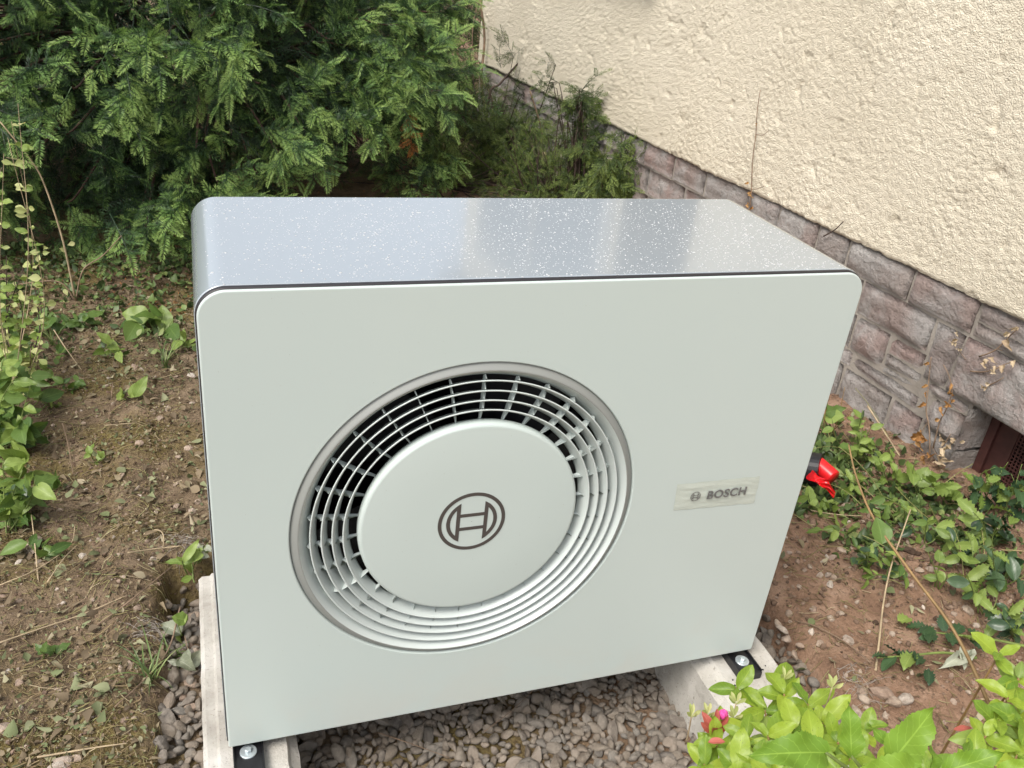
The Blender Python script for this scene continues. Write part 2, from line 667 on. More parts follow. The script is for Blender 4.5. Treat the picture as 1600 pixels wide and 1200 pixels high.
M['lf_pale'] = mat_leaf('pale_leaf', (0.30, 0.36, 0.12), (0.55, 0.55, 0.26), rough=0.5, trans=0.3, vein=0.2)
M['lf_grey'] = mat_leaf('wilted_leaf', (0.20, 0.22, 0.15), (0.40, 0.42, 0.33), rough=0.6, trans=0.2, vein=0.3)
M['lf_dry'] = mat_leaf('dry_leaf', (0.33, 0.16, 0.05), (0.52, 0.31, 0.13), rough=0.7, trans=0.25, vein=0.3)
M['lf_tan'] = mat_leaf('tan_leaf', (0.34, 0.25, 0.16), (0.58, 0.47, 0.32), rough=0.7, trans=0.2, vein=0.2)
M['lf_red'] = mat_leaf('red_leaf', (0.30, 0.05, 0.05), (0.45, 0.12, 0.09), rough=0.5, trans=0.25)
M['petal'] = mat_plain('pink_petal', (0.55, 0.06, 0.26), 0.6, var=0.4, vscale=150)
t = NT('leaf_litter')
a = t.n('ShaderNodeAttribute', attribute_name='tint')
col = t.ramp(a.outputs['Fac'], [(0.0, (0.085, 0.062, 0.040)), (0.25, (0.19, 0.145, 0.09)), (0.45, (0.26, 0.205, 0.13)), (0.6, (0.10, 0.11, 0.055)), (0.76, (0.16, 0.19, 0.085)), (0.9, (0.27, 0.28, 0.16)), (1.0, (0.40, 0.33, 0.23))])
t.set(col, 0.7, spec=0.25)
t.translucent(col, 0.15)
M['litter'] = t.m
t = NT('plant_clippings')
a = t.n('ShaderNodeAttribute', attribute_name='tint')
col = t.ramp(a.outputs['Fac'], [(0.0, (0.028, 0.050, 0.020)), (0.5, (0.075, 0.115, 0.038)), (0.85, (0.15, 0.22, 0.065)), (1.0, (0.26, 0.30, 0.11))])
t.set(col, 0.45, spec=0.35)
t.translucent(col, 0.2)
M['clip'] = t.m
t = NT('dry_fibres')
a = t.n('ShaderNodeAttribute', attribute_name='tint')
col = t.ramp(a.outputs['Fac'], [(0.0, (0.14, 0.10, 0.055)), (0.5, (0.30, 0.225, 0.125)), (0.85, (0.24, 0.24, 0.09)), (1.0, (0.50, 0.41, 0.27))])
t.set(col, 0.85, spec=0.2)
M['fibre'] = t.m
t = NT('soil_crumb')
a = t.n('ShaderNodeAttribute', attribute_name='tint')
col = t.ramp(a.outputs['Fac'], [(0.0, (0.07, 0.046, 0.032)), (0.5, (0.185, 0.125, 0.088)), (0.85, (0.30, 0.22, 0.165)), (1.0, (0.50, 0.43, 0.36))])
t.set(col, 0.95, spec=0.2)
t.bump(t.noise(150, 4), 0.6, 0.004)
M['crumb'] = t.m
M['redfilm'] = mat_plain('red_film', (0.78, 0.012, 0.018), 0.25, var=0.1, vscale=60)
M['redpipe'] = mat_plain('red_plastic', (0.70, 0.015, 0.02), 0.3)
M['pinkend'] = mat_plain('pink_pipe_bore', (0.42, 0.13, 0.14), 0.5)
M['blackpipe'] = mat_plain('black_drain_pipe', (0.012, 0.012, 0.014), 0.4)

# ------------------------------------------------------------------ ground
def sstep(a, b, x):
    t_ = np.clip((np.asarray(x, float)-a)/(b-a), 0, 1)
    return t_*t_*(3-2*t_)


def bed_mask(x, y):
    w = 0.030*vnoise(x*9, y*9, 5)+0.02*vnoise(x*30, y*30, 6)
    m = sstep(-0.150, -0.095, x+w)*(1-sstep(1.255, 1.33, x+w))*(1-sstep(0.60, 0.70, y+w))*sstep(-1.6, -1.5, y)
    return m


def gh(x, y):
    x = np.asarray(x, float)
    y = np.asarray(y, float)
    dx = np.maximum(np.maximum(-1.1-x, x-2.5), 0)
    dy = np.maximum(np.maximum(-0.4-y, y-2.8), 0)
    fade = 1-sstep(0.0, 1.2, np.maximum(dx, dy))
    z = -0.095 + 0.035*fbm(x*1.7, y*1.7, 1, 3)*(0.3+0.7*fade) + fade*(0.016*fbm(x*7, y*7, 2, 3) + 0.007*fbm(x*28, y*28, 3, 3))
    z = z - 0.03*sstep(1.2, 2.0, x)
    z = z + 0.045*np.exp(-(((x-1.86)/0.16)**2+((y-0.26)/0.13)**2))
    z = z + 0.02*np.exp(-(((x+0.21)/0.05)**2))*sstep(0.0, 0.3, y)
    deep = -0.205 + 0.060*(1-sstep(-0.06, 0.0, x)) + 0.035*sstep(1.13, 1.2, x) + 0.012*fbm(x*14, y*14, 8, 2)
    deep = deep-0.07*sstep(0.44, 0.60, y)*(1-sstep(-0.02, 0.05, x))
    m = bed_mask(x, y)
    near = (np.abs(x) < 30) & (np.abs(y) < 30)
    return np.where(near, z*(1-m)+deep*m, -0.1)


def axis_coords(a, b, step, far):
    fine = list(np.arange(a, b+1e-6, step))
    lo = []
    s = step
    v = a
    while v > -far:
        s *= 1.22
        v -= s
        lo.append(v)
    hi = []
    s = step
    v = fine[-1]
    while v < far:
        s *= 1.22
        v += s
        hi.append(v)
    return np.array(lo[::-1]+fine+hi)


gxs = axis_coords(-1.1, 2.5, 0.012, 1500)
gys = axis_coords(-0.4, 2.8, 0.012, 1500)
GX, GY = np.meshgrid(gxs, gys, indexing='xy')
GZ = gh(GX, GY)
nx, ny = len(gxs), len(gys)
i = np.arange(ny-1)[:, None]*nx
j = np.arange(nx-1)[None, :]
Q = np.stack([i+j, i+j+1, i+nx+j+1, i+nx+j], -1).reshape(-1, 4)
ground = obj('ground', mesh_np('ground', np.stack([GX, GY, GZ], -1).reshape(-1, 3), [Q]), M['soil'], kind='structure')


_fx0 = int(np.argmin(np.abs(gxs+1.1)))
_fy0 = int(np.argmin(np.abs(gys+0.4)))
_FM = bed_mask(GX, GY)


def ghs(x, y):
    """fast scalar height from the ground grid"""
    if not (-1.05 < x < 2.45 and -0.36 < y < 2.75):
        return float(gh(x, y))
    fx = (x+1.1)/0.012
    fy = (y+0.4)/0.012
    a = int(fx)
    b = int(fy)
    fx -= a
    fy -= b
    a += _fx0
    b += _fy0
    return float((GZ[b, a]*(1-fx)+GZ[b, a+1]*fx)*(1-fy)+(GZ[b+1, a]*(1-fx)+GZ[b+1, a+1]*fx)*fy)


def bms(x, y):
    if not (-1.05 < x < 2.45 and -0.36 < y < 2.75):
        return float(bed_mask(x, y))
    return float(_FM[_fy0+int(round((y+0.4)/0.012)), _fx0+int(round((x+1.1)/0.012))])


# ------------------------------------------------------------------ stones and gravel
def ico(sub=2):
    bm = bmesh.new()
    bmesh.ops.create_icosphere(bm, subdivisions=sub, radius=1.0)
    V = np.array([v.co[:] for v in bm.verts])
    T = np.array([[v.index for v in f.verts] for f in bm.faces])
    bm.free()
    return V, T


ICO1 = ico(1)
ICO2 = ico(2)


def stone_verts(base, seed, rough=0.22, flat=(1, 0.75, 0.55), angular=False):
    r = np.random.default_rng(seed)
    V = base.copy()
    for _ in range(5):
        d = r.normal(size=3)
        d /= np.linalg.norm(d)
        s = V@d
        V = V*(1+rough*0.5*np.sin(s*r.uniform(1.2, 2.6)+r.uniform(0, 6)))[:, None]
    if angular:
        for _ in range(7):
            d = r.normal(size=3)
            d /= np.linalg.norm(d)
            lim = r.uniform(0.55, 0.85)
            s = V@d
            V = V - np.outer(np.maximum(s-lim, 0), d)
    return V*np.array(flat)


PEB = [stone_verts(ICO2[0], 100+k, 0.36, angular=k % 7 != 0, flat=(1, float(np.random.default_rng(k).uniform(0.62, 0.85)), float(np.random.default_rng(k+50).uniform(0.45, 0.62)))) for k in range(14)]
PEBM = [mesh_np('pebble', V, [ICO2[1]], smooth=k % 2 == 0) for k, V in enumerate(PEB)]
for me in PEBM:
    me.materials.append(M['pebble'])


def rotmat(r, tilt=0.5):
    a = r.uniform(0, 2*np.pi)
    b = r.normal()*tilt
    c_ = r.normal()*tilt
    return (Matrix.Rotation(a, 3, 'Z') @ Matrix.Rotation(b, 3, 'X') @ Matrix.Rotation(c_, 3, 'Y'))


bed = obj('gravel_bed', mesh_np('gravel_bed', [(-0.10, -0.9, -0.235), (1.25, -0.9, -0.235), (1.25, 0.6, -0.235), (-0.10, 0.6, -0.235)], [np.array([[0, 1, 2, 3]])]), M['soil'], kind='structure')
r = np.random.default_rng(5)
cand = []
grid = {}
tries = 0
while tries < 42000:
    tries += 1
    x = r.uniform(-0.135, 1.31)
    y = r.uniform(-0.42, 0.66)
    if 0.0 < x+0.036 < 0.155 or 0.985 < x < 1.15:
        if y < 0.5:
            continue
    if x < -0.02 and y > 0.50 and r.uniform() < 0.6:
        continue
    if bms(x, y) < 0.6:
        continue
    R = r.choice([r.uniform(0.009, 0.014), r.uniform(0.013, 0.020), r.uniform(0.018, 0.026)], p=[0.50, 0.40, 0.10])
    key = (int(x/0.05), int(y/0.05))
    ok = True
    for a_ in (-1, 0, 1):
        for b_ in (-1, 0, 1):
            for (xx, yy, rr) in grid.get((key[0]+a_, key[1]+b_), ()):
                if (xx-x)**2+(yy-y)**2 < (0.53*(rr+R))**2:
                    ok = False
                    break
            if not ok:
                break
        if not ok:
            break
    if not ok:
        continue
    grid.setdefault(key, []).append((x, y, R))
    cand.append((x, y, R))


def seen(x, y, z):
    p = project([(x, y, z)])[0]
    if p[2] < 0.1 or not (-10 < p[0] < 1610 and -10 < p[1] < 1215):
        return False
    if 352 < p[0] < 1178 and p[1] < 1166-(p[0]-355)*0.18:
        return False
    if p[0] > 1080 and p[1] > 1120:
        return False
    if p[0] <= 352 and p[1] < 900:
        return False
    return True


vis = []
rest = []
for (x, y, R) in cand:
    z = ghs(x, y) + R*0.25 + r.uniform(0, 0.008)
    if seen(x, y, z):
        vis.append((x, y, z, R))
    else:
        rest.append((x, y, z, R))
vis.sort(key=lambda q: -q[3]/project([q[:3]])[0][2])
for (x, y, z, R) in vis[:295]:
    k = int(r.integers(len(PEBM)))
    o = obj('pebble', PEBM[k], None, bed)
    o.matrix_basis = Matrix.Translation((x, y, z)) @ rotmat(r).to_4x4() @ Matrix.Scale(R*1.15, 4)
mb = MB()
for (x, y, z, R) in vis[295:]+rest:
    k = int(r.integers(len(PEB)))
    mb.add((PEB[k]*R*1.15)@np.array(rotmat(r)).T+(x, y, z), T=ICO2[1], a=r.uniform())
obj('small_pebbles', mb.mesh('small_pebbles', tint=True), M['pebble'], bed, kind='stuff')

# ------------------------------------------------------------------ house
WE = np.array([2.323, 0.626, 0.0])
WD = np.array([-0.0876, 0.99615, 0.0])
WN = np.array([-0.99615, -0.0876, 0.0])          # outward
ZB = 0.45


def wp(s, z, o):
    s, z, o = np.broadcast_arrays(np.asarray(s, float), np.asarray(z, float), np.asarray(o, float))
    return WE + s[..., None]*WD + o[..., None]*WN + z[..., None]*np.array([0, 0, 1.0])


def on_wall(px, py, off=0.0):
    d = ray(px, py)
    P0 = WE+WN*off
    return CAM + d*(((P0-CAM)@WN)/(d@WN))


def wall_sz(px, py):
    P = on_wall(px, py)
    return float((P-WE)@WD), float(P[2])


house = thing('house', 'cream roughcast house wall on a base of reddish sandstone blocks', 'house', (WE[0], WE[1], -0.13))
# rendered wall: displaced grid with a ragged lower edge
ss = np.concatenate([np.linspace(-3.0, -0.35, 40), np.arange(-0.34, 2.0, 0.0050), np.arange(2.006, 4.48, 0.0110)])
zz = np.concatenate([np.arange(0, 0.95, 0.0050), np.linspace(0.96, 2.55, 40)])
S2, Z2 = np.meshgrid(ss, zz, indexing='xy')
wob = 0.007*fbm(S2*9, S2*0+3, 31, 4)+0.004*fbm(S2*60, S2*0+1, 32, 2)
zfin = ZB+Z2+wob*np.clip(1-Z2/0.1, 0, 1)
b1 = 1-np.minimum(worley(S2*42+0.9*fbm(S2*26, Z2*26, 44, 2), Z2*48, 41), 1.0)
b2 = 1-np.minimum(worley(S2*85, Z2*92+0.8*fbm(S2*40, Z2*40, 45, 2), 47), 1.0)
clump = np.clip(0.72+0.55*fbm(S2*6, Z2*6, 46, 3), 0.45, 1.1)
pit = np.clip(fbm(S2*16, Z2*16, 49, 3)-0.28, 0, 1)
off = 0.010 + (0.0060*b1**1.4 + 0.0052*b2**1.2)*clump - 0.02*pit + 0.006*fbm(S2*3, Z2*3, 43, 2)
off = off*np.clip(0.55+Z2/0.02, 0, 1)
V = wp(S2, zfin, off).reshape(-1, 3)
nx, ny = len(ss), len(zz)
i = np.arange(ny-1)[:, None]*nx
j = np.arange(nx-1)[None, :]
Q = np.stack([i+j+1, i+j, i+nx+j, i+nx+j+1], -1).reshape(-1, 4)
obj('plaster', mesh_np('plaster', V, [Q]), M['plaster'], house)
# masonry core, gable return and eaves
mb = MB()


def wbox(mb, s0, s1, z0, z1, o0, o1, a=0.5):
    V = [wp(s, z, o) for z in (z0, z1) for (s, o) in ((s0, o0), (s1, o0), (s1, o1), (s0, o1))]
    mb.add(V, [(0, 3, 2, 1), (4, 5, 6, 7), (0, 1, 5, 4), (1, 2, 6, 5), (2, 3, 7, 6), (3, 0, 4, 7)], a=a)


hw = obj('unseen_window', None, None, house)  # out of view; put in for the bands it reflects in the lid
mb = MB()
for (a_, b_, z0, z1) in ((2.35, 2.42, 1.30, 2.62), (4.10, 4.17, 1.30, 2.62), (2.42, 4.10, 1.30, 1.38), (2.42, 4.10, 2.54, 2.62), (3.24, 3.28, 1.38, 2.54)):
    wbox(mb, a_, b_, z0, z1, 0.0, 0.055)
obj('window_frame', mb.mesh('window_frame', smooth=False), M['whitepaint'], hw)
mb = MB()
wbox(mb, 2.25, 4.27, 1.22, 1.295, 0.0, 0.12)
obj('window_sill', mb.mesh('window_sill', smooth=False), M['concrete'], hw)
for (a_, b_) in ((2.42, 3.24), (3.28, 4.10)):
    mb = MB()
    wbox(mb, a_, b_, 1.38, 2.54, 0.0, 0.040)
    obj('pane', mb.mesh('pane', smooth=False), M['glass'], hw)
mb = MB()
wbox(mb, 1.66, 2.22, 1.30, 2.62, 0.02, 0.06)
for z in np.arange(1.34, 2.56, 0.045):
    wbox(mb, 1.70, 2.18, z, z+0.03, 0.062, 0.072)
obj('unseen_shutter', mb.mesh('unseen_shutter', smooth=False), M['unseen_shutter'], hw)  # out of view; added to reflect as the lid's dark band
WS0, WS1, WZ1 = -0.62, 0.055, 0.128      # cellar window opening
wbox(mb, WS1, 4.47, -0.5, ZB+2.54, -0.35, -0.008)
wbox(mb, -3.0, WS0, -0.5, ZB+2.54, -0.35, -0.008)
wbox(mb, WS0, WS1, WZ1, ZB+2.54, -0.35, -0.008)
wbox(mb, WS0, WS1, -0.5, -0.30, -0.35, -0.008)
obj('mortar', mb.mesh('mortar', smooth=False), M['mortar'], house)
mb = MB()
wbox(mb, 4.20, 4.475, ZB, ZB+2.54, -4.0, -0.36)
obj('return_wall', mb.mesh('return_wall', smooth=False), M['plaster'], house)
mb = MB()
wbox(mb, -3.2, 4.75, ZB+2.545, ZB+2.66, -4.0, 0.10)
obj('eaves', mb.mesh('eaves', smooth=False), M['darktwig'], house)


def stone_block(s0, s1, z0, z1, seed, proud=0.022, skew=None, name='stone', res=0.016):
    """rock-faced block with pillowed, broken face; skew = (ds at top) for slanted joints"""
    ns = max(4, int((s1-s0)/res))
    nz_ = max(3, int((z1-z0)/res))
    if (s0+s1)/2 > 1.4:
        ns = max(4, ns//2)
        nz_ = max(3, nz_//2)
    u = np.linspace(0, 1, ns+1)
    v = np.linspace(0, 1, nz_+1)
    U, Vv = np.meshgrid(u, v, indexing='xy')
    Z = z0+(z1-z0)*Vv
    Sx = s0+(s1-s0)*U
    if skew:
        Sx = Sx + skew[0]*Vv*(1-U) + skew[1]*Vv*U
    e = np.minimum(np.minimum(U*(s1-s0), (1-U)*(s1-s0)), np.minimum(Vv*(z1-z0), (1-Vv)*(z1-z0)))
    edge = np.clip(e/min(0.012, (z1-z0)*0.2), 0, 1)
    ter = fbm(Sx*7+seed, Z*16+seed, seed+5, 3)
    ter = np.round(ter*4)/4*0.6+ter*0.4
    o = -0.012 + (proud+0.008*fbm(Sx*9+seed, Z*14, seed, 3)+0.014*ter+0.005*fbm(Sx*45, Z*60, seed, 2))*(0.25+0.75*np.sqrt(edge))
    Sx = Sx+0.004*fbm(Z*25, Z*0+seed, seed+9, 2)*(e < 0.004)
    Z = Z+0.004*fbm(Sx*22, Sx*0+seed, seed+8, 2)*(e < 0.004)
    F = wp(Sx, Z, o).reshape(-1, 3)
    n = ns+1
    i = np.arange(nz_)[:, None]*n
    j = np.arange(ns)[None, :]
    Qf = np.stack([i+j+1, i+j, i+n+j, i+n+j+1], -1).reshape(-1, 4)
    rim = list(range(ns)) + [k*n+ns for k in range(nz_)] + [nz_*n+k for k in range(ns, 0, -1)] + [k*n for k in range(nz_, 0, -1)]
    B = wp(Sx.reshape(-1)[rim], Z.reshape(-1)[rim], -0.02)
    m = len(rim)
    base = len(F)
    Qs = [(rim[k], base+k, base+(k+1) % m, rim[(k+1) % m]) for k in range(m)]
    me = mesh_np(name, np.vstack([F, B]), [Qf, np.array(Qs)])
    return obj(name, me, M['stone'], house)


G = 0.006
sd = 200
course1 = [0.152, 0.424, 0.737, 0.905, 1.14, 1.335, 1.66, 1.922, 2.19, 2.62, 3.09, 3.55, 4.0, 4.46]
for a_, b_ in zip(course1[:-1], course1[1:]):
    sd += 1
    stone_block(a_+G, b_-G, 0.337, 0.447, sd, 0.024)
for (a_, b_, z0, z1) in [(-0.33, 0.152, 0.387, 0.446), (-0.30, 0.152, 0.335, 0.380), (-0.80, -0.33, 0.335, 0.446), (-1.3, -0.80, 0.335, 0.446), (-1.9, -1.3, 0.335, 0.446), (-2.9, -1.9, 0.335, 0.446),
                         (0.286, 0.625, 0.209, 0.328), (0.625, 0.94, 0.209, 0.328), (0.94, 1.38, 0.209, 0.328), (1.38, 1.80, 0.209, 0.328), (1.80, 2.12, 0.209, 0.328), (2.12, 2.58, 0.209, 0.328), (2.58, 2.83, 0.209, 0.328), (2.83, 3.3, 0.209, 0.328), (3.3, 3.78, 0.209, 0.328), (3.78, 4.46, 0.209, 0.328),
                         (0.440, 0.608, 0.071, 0.199), (0.608, 0.90, 0.071, 0.199), (0.90, 1.3, 0.071, 0.199), (1.3, 1.72, 0.071, 0.199), (1.72, 2.1, 0.071, 0.199), (2.1, 2.6, 0.071, 0.199), (2.6, 2.93, 0.071, 0.199), (2.93, 3.4, 0.071, 0.199), (3.4, 4.46, 0.071, 0.199),
                         (0.275, 0.433, 0.137, 0.197), (0.262, 0.436, 0.089, 0.130),
                         (0.250, 0.437, 0.060, 0.083), (0.245, 0.565, 0.006, 0.053), (0.570, 0.80, 0.006, 0.064), (0.80, 1.2, 0.006, 0.064), (1.2, 1.8, 0.006, 0.064), (1.8, 2.5, 0.006, 0.064), (2.5, 3.3, 0.006, 0.064), (3.3, 4.46, 0.006, 0.064),
                         (0.060, 0.240, 0.087, 0.122), (0.058, 0.205, -0.020, 0.080), (0.058, 0.19, -0.135, -0.030),
                         (0.350, 0.590, -0.170, -0.006), (0.205, 0.344, -0.165, -0.010), (0.596, 0.92, -0.17, -0.004), (0.92, 1.4, -0.17, -0.004), (1.4, 2.0, -0.17, -0.004), (2.0, 2.7, -0.17, -0.004), (2.7, 3.6, -0.17, -0.004),
                         (0.058, 0.33, -0.33, -0.178), (0.336, 0.66, -0.33, -0.178), (0.666, 1.2, -0.33, -0.178), (1.2, 2.0, -0.33, -0.178),
                         (-1.2, -0.63, -0.17, 0.12), (-2.0, -1.2, -0.17, 0.12), (-2.9, -2.0, -0.17, 0.12), (-2.9, -0.63, -0.33, -0.18)]:
    sd += 1
    stone_block(a_+G*0.8, b_-G*0.8, z0, z1, sd, 0.020 if z1-z0 > 0.07 else 0.014)
# slanted jamb stone and the big lintel
stone_block(0.178, 0.262, 0.128, 0.322, 301, 0.018, skew=(-0.012, 0.018))
stone_block(-0.85, 0.168, 0.132, 0.326, 302, 0.034, skew=(0.0, -0.012), name='lintel')
for k, (a_, b_) in enumerate([(-1.5, -0.87), (-2.2, -1.5), (-2.9, -2.2)]):
    stone_block(a_, b_-0.01, 0.132, 0.326, 310+k)
# reveal stones of the cellar window (rough side face turned into the opening)
for k, (z0, z1) in enumerate([(-0.035, 0.122), (-0.30, -0.043)]):
    ns, nz_ = 8, 10
    U, Vv = np.meshgrid(np.linspace(0, 1, ns+1), np.linspace(0, 1, nz_+1), indexing='xy')
    Z = z0+(z1-z0)*Vv
    O = 0.020-0.16*U
    Sx = WS1-0.004-0.020*np.abs(fbm(U*4+k*5, Vv*4, 71, 3))-0.012*U
    F = wp(Sx, Z, O).reshape(-1, 3)
    n = ns+1
    i = np.arange(nz_)[:, None]*n
    j = np.arange(ns)[None, :]
    Qf = np.stack([i+j+1, i+j, i+n+j, i+n+j+1], -1).reshape(-1, 4)
    obj('stone', mesh_np('reveal_stone', F, [Qf]), M['stone'], house)
# cellar window: red-brown frame with a perforated screen, set back in the wall
cw = obj('cellar_window', None, None, house)
mb = MB()
D0, D1 = -0.125, -0.095
wbox(mb, WS0, WS0+0.03, -0.30, WZ1, D0, D1)
wbox(mb, WS1-0.050, WS1-0.020, -0.30, WZ1, D0, D1)
wbox(mb, WS0+0.03, WS1-0.050, -0.30, -0.27, D0, D1)
wbox(mb, WS0+0.03, WS1-0.050, WZ1-0.03, WZ1, D0, D1)
obj('window_frame', mb.mesh('window_frame', smooth=False), M['redmetal'], cw)
mb = MB()
wbox(mb, WS1-0.115, WS1-0.0505, -0.269, WZ1-0.0305, -0.118, -0.108)
for s in np.arange(WS0+0.03, WS1-0.115, 0.0125):
    wbox(mb, s, s+0.0045, -0.269, WZ1-0.0305, -0.116, -0.112)
for z in np.arange(-0.265, WZ1-0.03, 0.0125):
    wbox(mb, WS0+0.03, WS1-0.116, z, z+0.0045, -0.1155, -0.1118)
obj('screen', mb.mesh('screen', smooth=False), M['redmetal'], cw)
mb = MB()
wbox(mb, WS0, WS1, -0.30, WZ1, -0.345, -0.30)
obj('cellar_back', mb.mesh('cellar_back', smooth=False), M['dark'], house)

# ------------------------------------------------------------------ concrete plinths


def plinth(name, prof, y0, y1, label, seed):
    """prof: list of (x, z) going round; extruded along y with small chips"""
    prof = np.array(prof, float)
    dense = []
    for a_, b_ in zip(prof, np.roll(prof, -1, 0)):
        m = max(1, int(np.linalg.norm(b_-a_)/0.02))
        for q in range(m):
            dense.append(a_+(b_-a_)*q/m)
    dense = np.array(dense)
    ys = np.linspace(y0, y1, 60)
    K = len(dense)
    X = np.broadcast_to(dense[:, 0], (60, K)).copy()
    Z = np.broadcast_to(dense[:, 1], (60, K)).copy()
    Y = np.broadcast_to(ys[:, None], (60, K)).copy()
    par = np.arange(K)[None, :]*0.35
    X += 0.0022*fbm(Y*40, par+Y*0, seed, 3)
    Z += 0.0018*fbm(Y*40+9, par+Y*0, seed+1, 3)
    V = np.stack([X, Y, Z], -1).reshape(-1, 3)
    i = np.arange(59)[:, None]*K
    j = np.arange(K)[None, :]
    j2 = (j+1) % K
    Q = np.stack([i+j, i+j2, i+K+j2, i+K+j], -1).reshape(-1, 4)
    cen0, cen1 = len(V), len(V)+1
    V = np.vstack([V, [[prof[:, 0].mean(), y0, prof[:, 1].mean()], [prof[:, 0].mean(), y1, prof[:, 1].mean()]]])
    T = [(cen0, (k+1) % K, k) for k in range(K)]+[(cen1, 59*K+k, 59*K+(k+1) % K) for k in range(K)]
    o = obj(name, mesh_np(name, V, [Q, np.array(T)], smooth=False), M['concrete'])
    return tag(o, label, 'plinth', 'concrete plinths under the unit')


plinth('concrete_plinth', [(-0.042, -0.30), (0.128, -0.30), (0.126, -0.060), (0.110, -0.046), (0.104, -0.030), (-0.012, -0.030), (-0.017, -0.037), (-0.034, -0.037), (-0.042, -0.045)],
       -0.46, 0.52, 'pale concrete plinth under the left end of the heat pump', 61)
plinth('concrete_plinth', [(0.962, -0.30), (1.165, -0.30), (1.163, -0.042), (1.152, -0.030), (1.014, -0.030), (1.008, -0.037), (0.993, -0.040), (0.980, -0.056)],
       -0.46, 0.52, 'pale concrete plinth under the right end, half hidden by bright leaves', 62)

# ------------------------------------------------------------------ heat pump
UW, UH, UD, UR = 1.1, 0.8843, 0.4155, 0.0433
CXG, CZG = 0.4190, 0.4480
hp = thing('heat_pump', 'boxy pale grey air source heat pump with large round fan grille', 'heat pump', (0.55, 0.2, -0.03))


def rounded(x0, x1, z0, z1, rt, rb, n=14):
    """outline, counter-clockwise seen from the front (-y): BL, BR, TR, TL"""
    out = []
    for (cx, cz, rr, a0) in ((x0+rb, z0+rb, rb, 180), (x1-rb, z0+rb, rb, 270), (x1-rt, z1-rt, rt, 0), (x0+rt, z1-rt, rt, 90)):
        arc = [(cx+rr*math.cos(RAD(a0+90*k/n)), cz+rr*math.sin(RAD(a0+90*k/n))) for k in range(n+1)]
        a1 = RAD(a0)
        a2 = RAD(a0+90)
        g = 0.003
        out.append((arc[0][0]+g*math.sin(a1), arc[0][1]-g*math.cos(a1)))
        out += arc
        out.append((arc[-1][0]-g*math.sin(a2), arc[-1][1]+g*math.cos(a2)))
    return np.array(out)


# casing shell
ol = lambda ins: rounded(ins, UW-ins, 0.012+ins*0.2, UH-ins, UR-ins*0.5, 0.004)
rings = []
for (ins, y) in ((0.012, 0.0125), (0.0020, 0.0125), (0.0006, 0.0129), (0.0, 0.0145), (0.0, 0.016), (0.0, UD-0.006), (0.0, UD-0.003), (0.0012, UD-0.0008), (0.0035, UD), (0.006, UD), (0.4, UD+0.0001)):
    if ins < 0.3:
        o_ = rounded(ins, UW-ins, 0.012+ins*0.2, UH-ins, max(UR-ins*0.6, 0.02), 0.004)
    else:
        o_ = rounded(0.4, UW-0.4, 0.4, UH-0.4, 0.02, 0.004)
    rings.append(np.stack([o_[:, 0], np.full(len(o_), y), o_[:, 1]], -1))
K = len(rings[0])
V = np.concatenate(rings)
i = np.arange(len(rings)-1)[:, None]*K
j = np.arange(K)[None, :]
j2 = (j+1) % K
Q = np.stack([i+j, i+j2, i+K+j2, i+K+j], -1).reshape(-1, 4)
me = mesh_np('casing', V, [Q, (np.arange(K)+(len(rings)-1)*K)[None, :]])
obj('casing', me, M['casing'], hp)
# dark inner body that shows in the joint round the front panel
mb = MB()
prev = None
for (ins, y) in ((0.0040, 0.0030), (0.0012, 0.0062), (0.0012, 0.0180), (0.0300, 0.0185), (0.0300, 0.0060), (0.0012, 0.0062)):
    o_ = rounded(ins, UW-ins, 0.010+ins*0.2, UH-ins, max(UR-ins, 0.012), 0.004)
    V = np.stack([o_[:, 0], np.full(len(o_), y), o_[:, 1]], -1)
    if prev is not None:
        k_ = np.arange(len(V))
        k2 = (k_+1) % len(V)
        mb.add(np.vstack([prev, V]), np.stack([k_, k2, len(V)+k2, len(V)+k_], -1))
    prev = V
obj('joint_seal', mb.mesh('joint_seal', smooth=False), M['gap'], hp)

# front panel: plate with a round opening
PG = 0.0032
NH = 160
bm = bmesh.new()


def ring_verts(pts, y):
    return [bm.verts.new((p[0], y, p[1])) for p in pts]


def bridge(A, B, smooth=True):
    n_ = len(A)
    for k in range(n_):
        f = bm.faces.new((A[k], A[(k+1) % n_], B[(k+1) % n_], B[k]))
        f.smooth = smooth


ocir = lambda rr: [(CXG+rr*math.cos(2*math.pi*k/NH), CZG+rr*math.sin(2*math.pi*k/NH)) for k in range(NH)]
prs = []
for (ins, y) in ((0.004, -0.0018), (0.0, -0.0018), (0.0, -0.0050), (0.0005, -0.0067), (0.0015, -0.0077), (0.0028, -0.0080)):
    q_ = rounded(PG+ins, UW-PG-ins, ins, UH-PG-ins, UR-0.003-ins, 0.004)
    prs.append(ring_verts(q_, y+0.008))
for A, B in zip(prs[:-1], prs[1:]):
    bridge(A, B)
hrs = []
for (rr, y) in ((0.3040, 0.0), (0.3028, 0.0004), (0.3018, 0.0016), (0.3014, 0.0034), (0.3014, 0.012)):
    hrs.append(ring_verts(ocir(rr), y))
for A, B in zip(hrs[:-1], hrs[1:]):
    bridge(A, B)
edges = []
for L_ in (prs[-1], hrs[0]):
    for k in range(len(L_)):
        e_ = bm.edges.get((L_[k], L_[(k+1) % len(L_)])) or bm.edges.new((L_[k], L_[(k+1) % len(L_)]))
        edges.append(e_)
res = bmesh.ops.triangle_fill(bm, edges=edges, use_beauty=True, use_dissolve=False, normal=(0, -1, 0))
for f in res['geom']:
    if isinstance(f, bmesh.types.BMFace):
        f.smooth = False
bmesh.ops.recalc_face_normals(bm, faces=bm.faces)
me = bpy.data.meshes.new('front_panel')
bm.to_mesh(me)
bm.free()
obj('front_panel', me, M['panel'], hp)

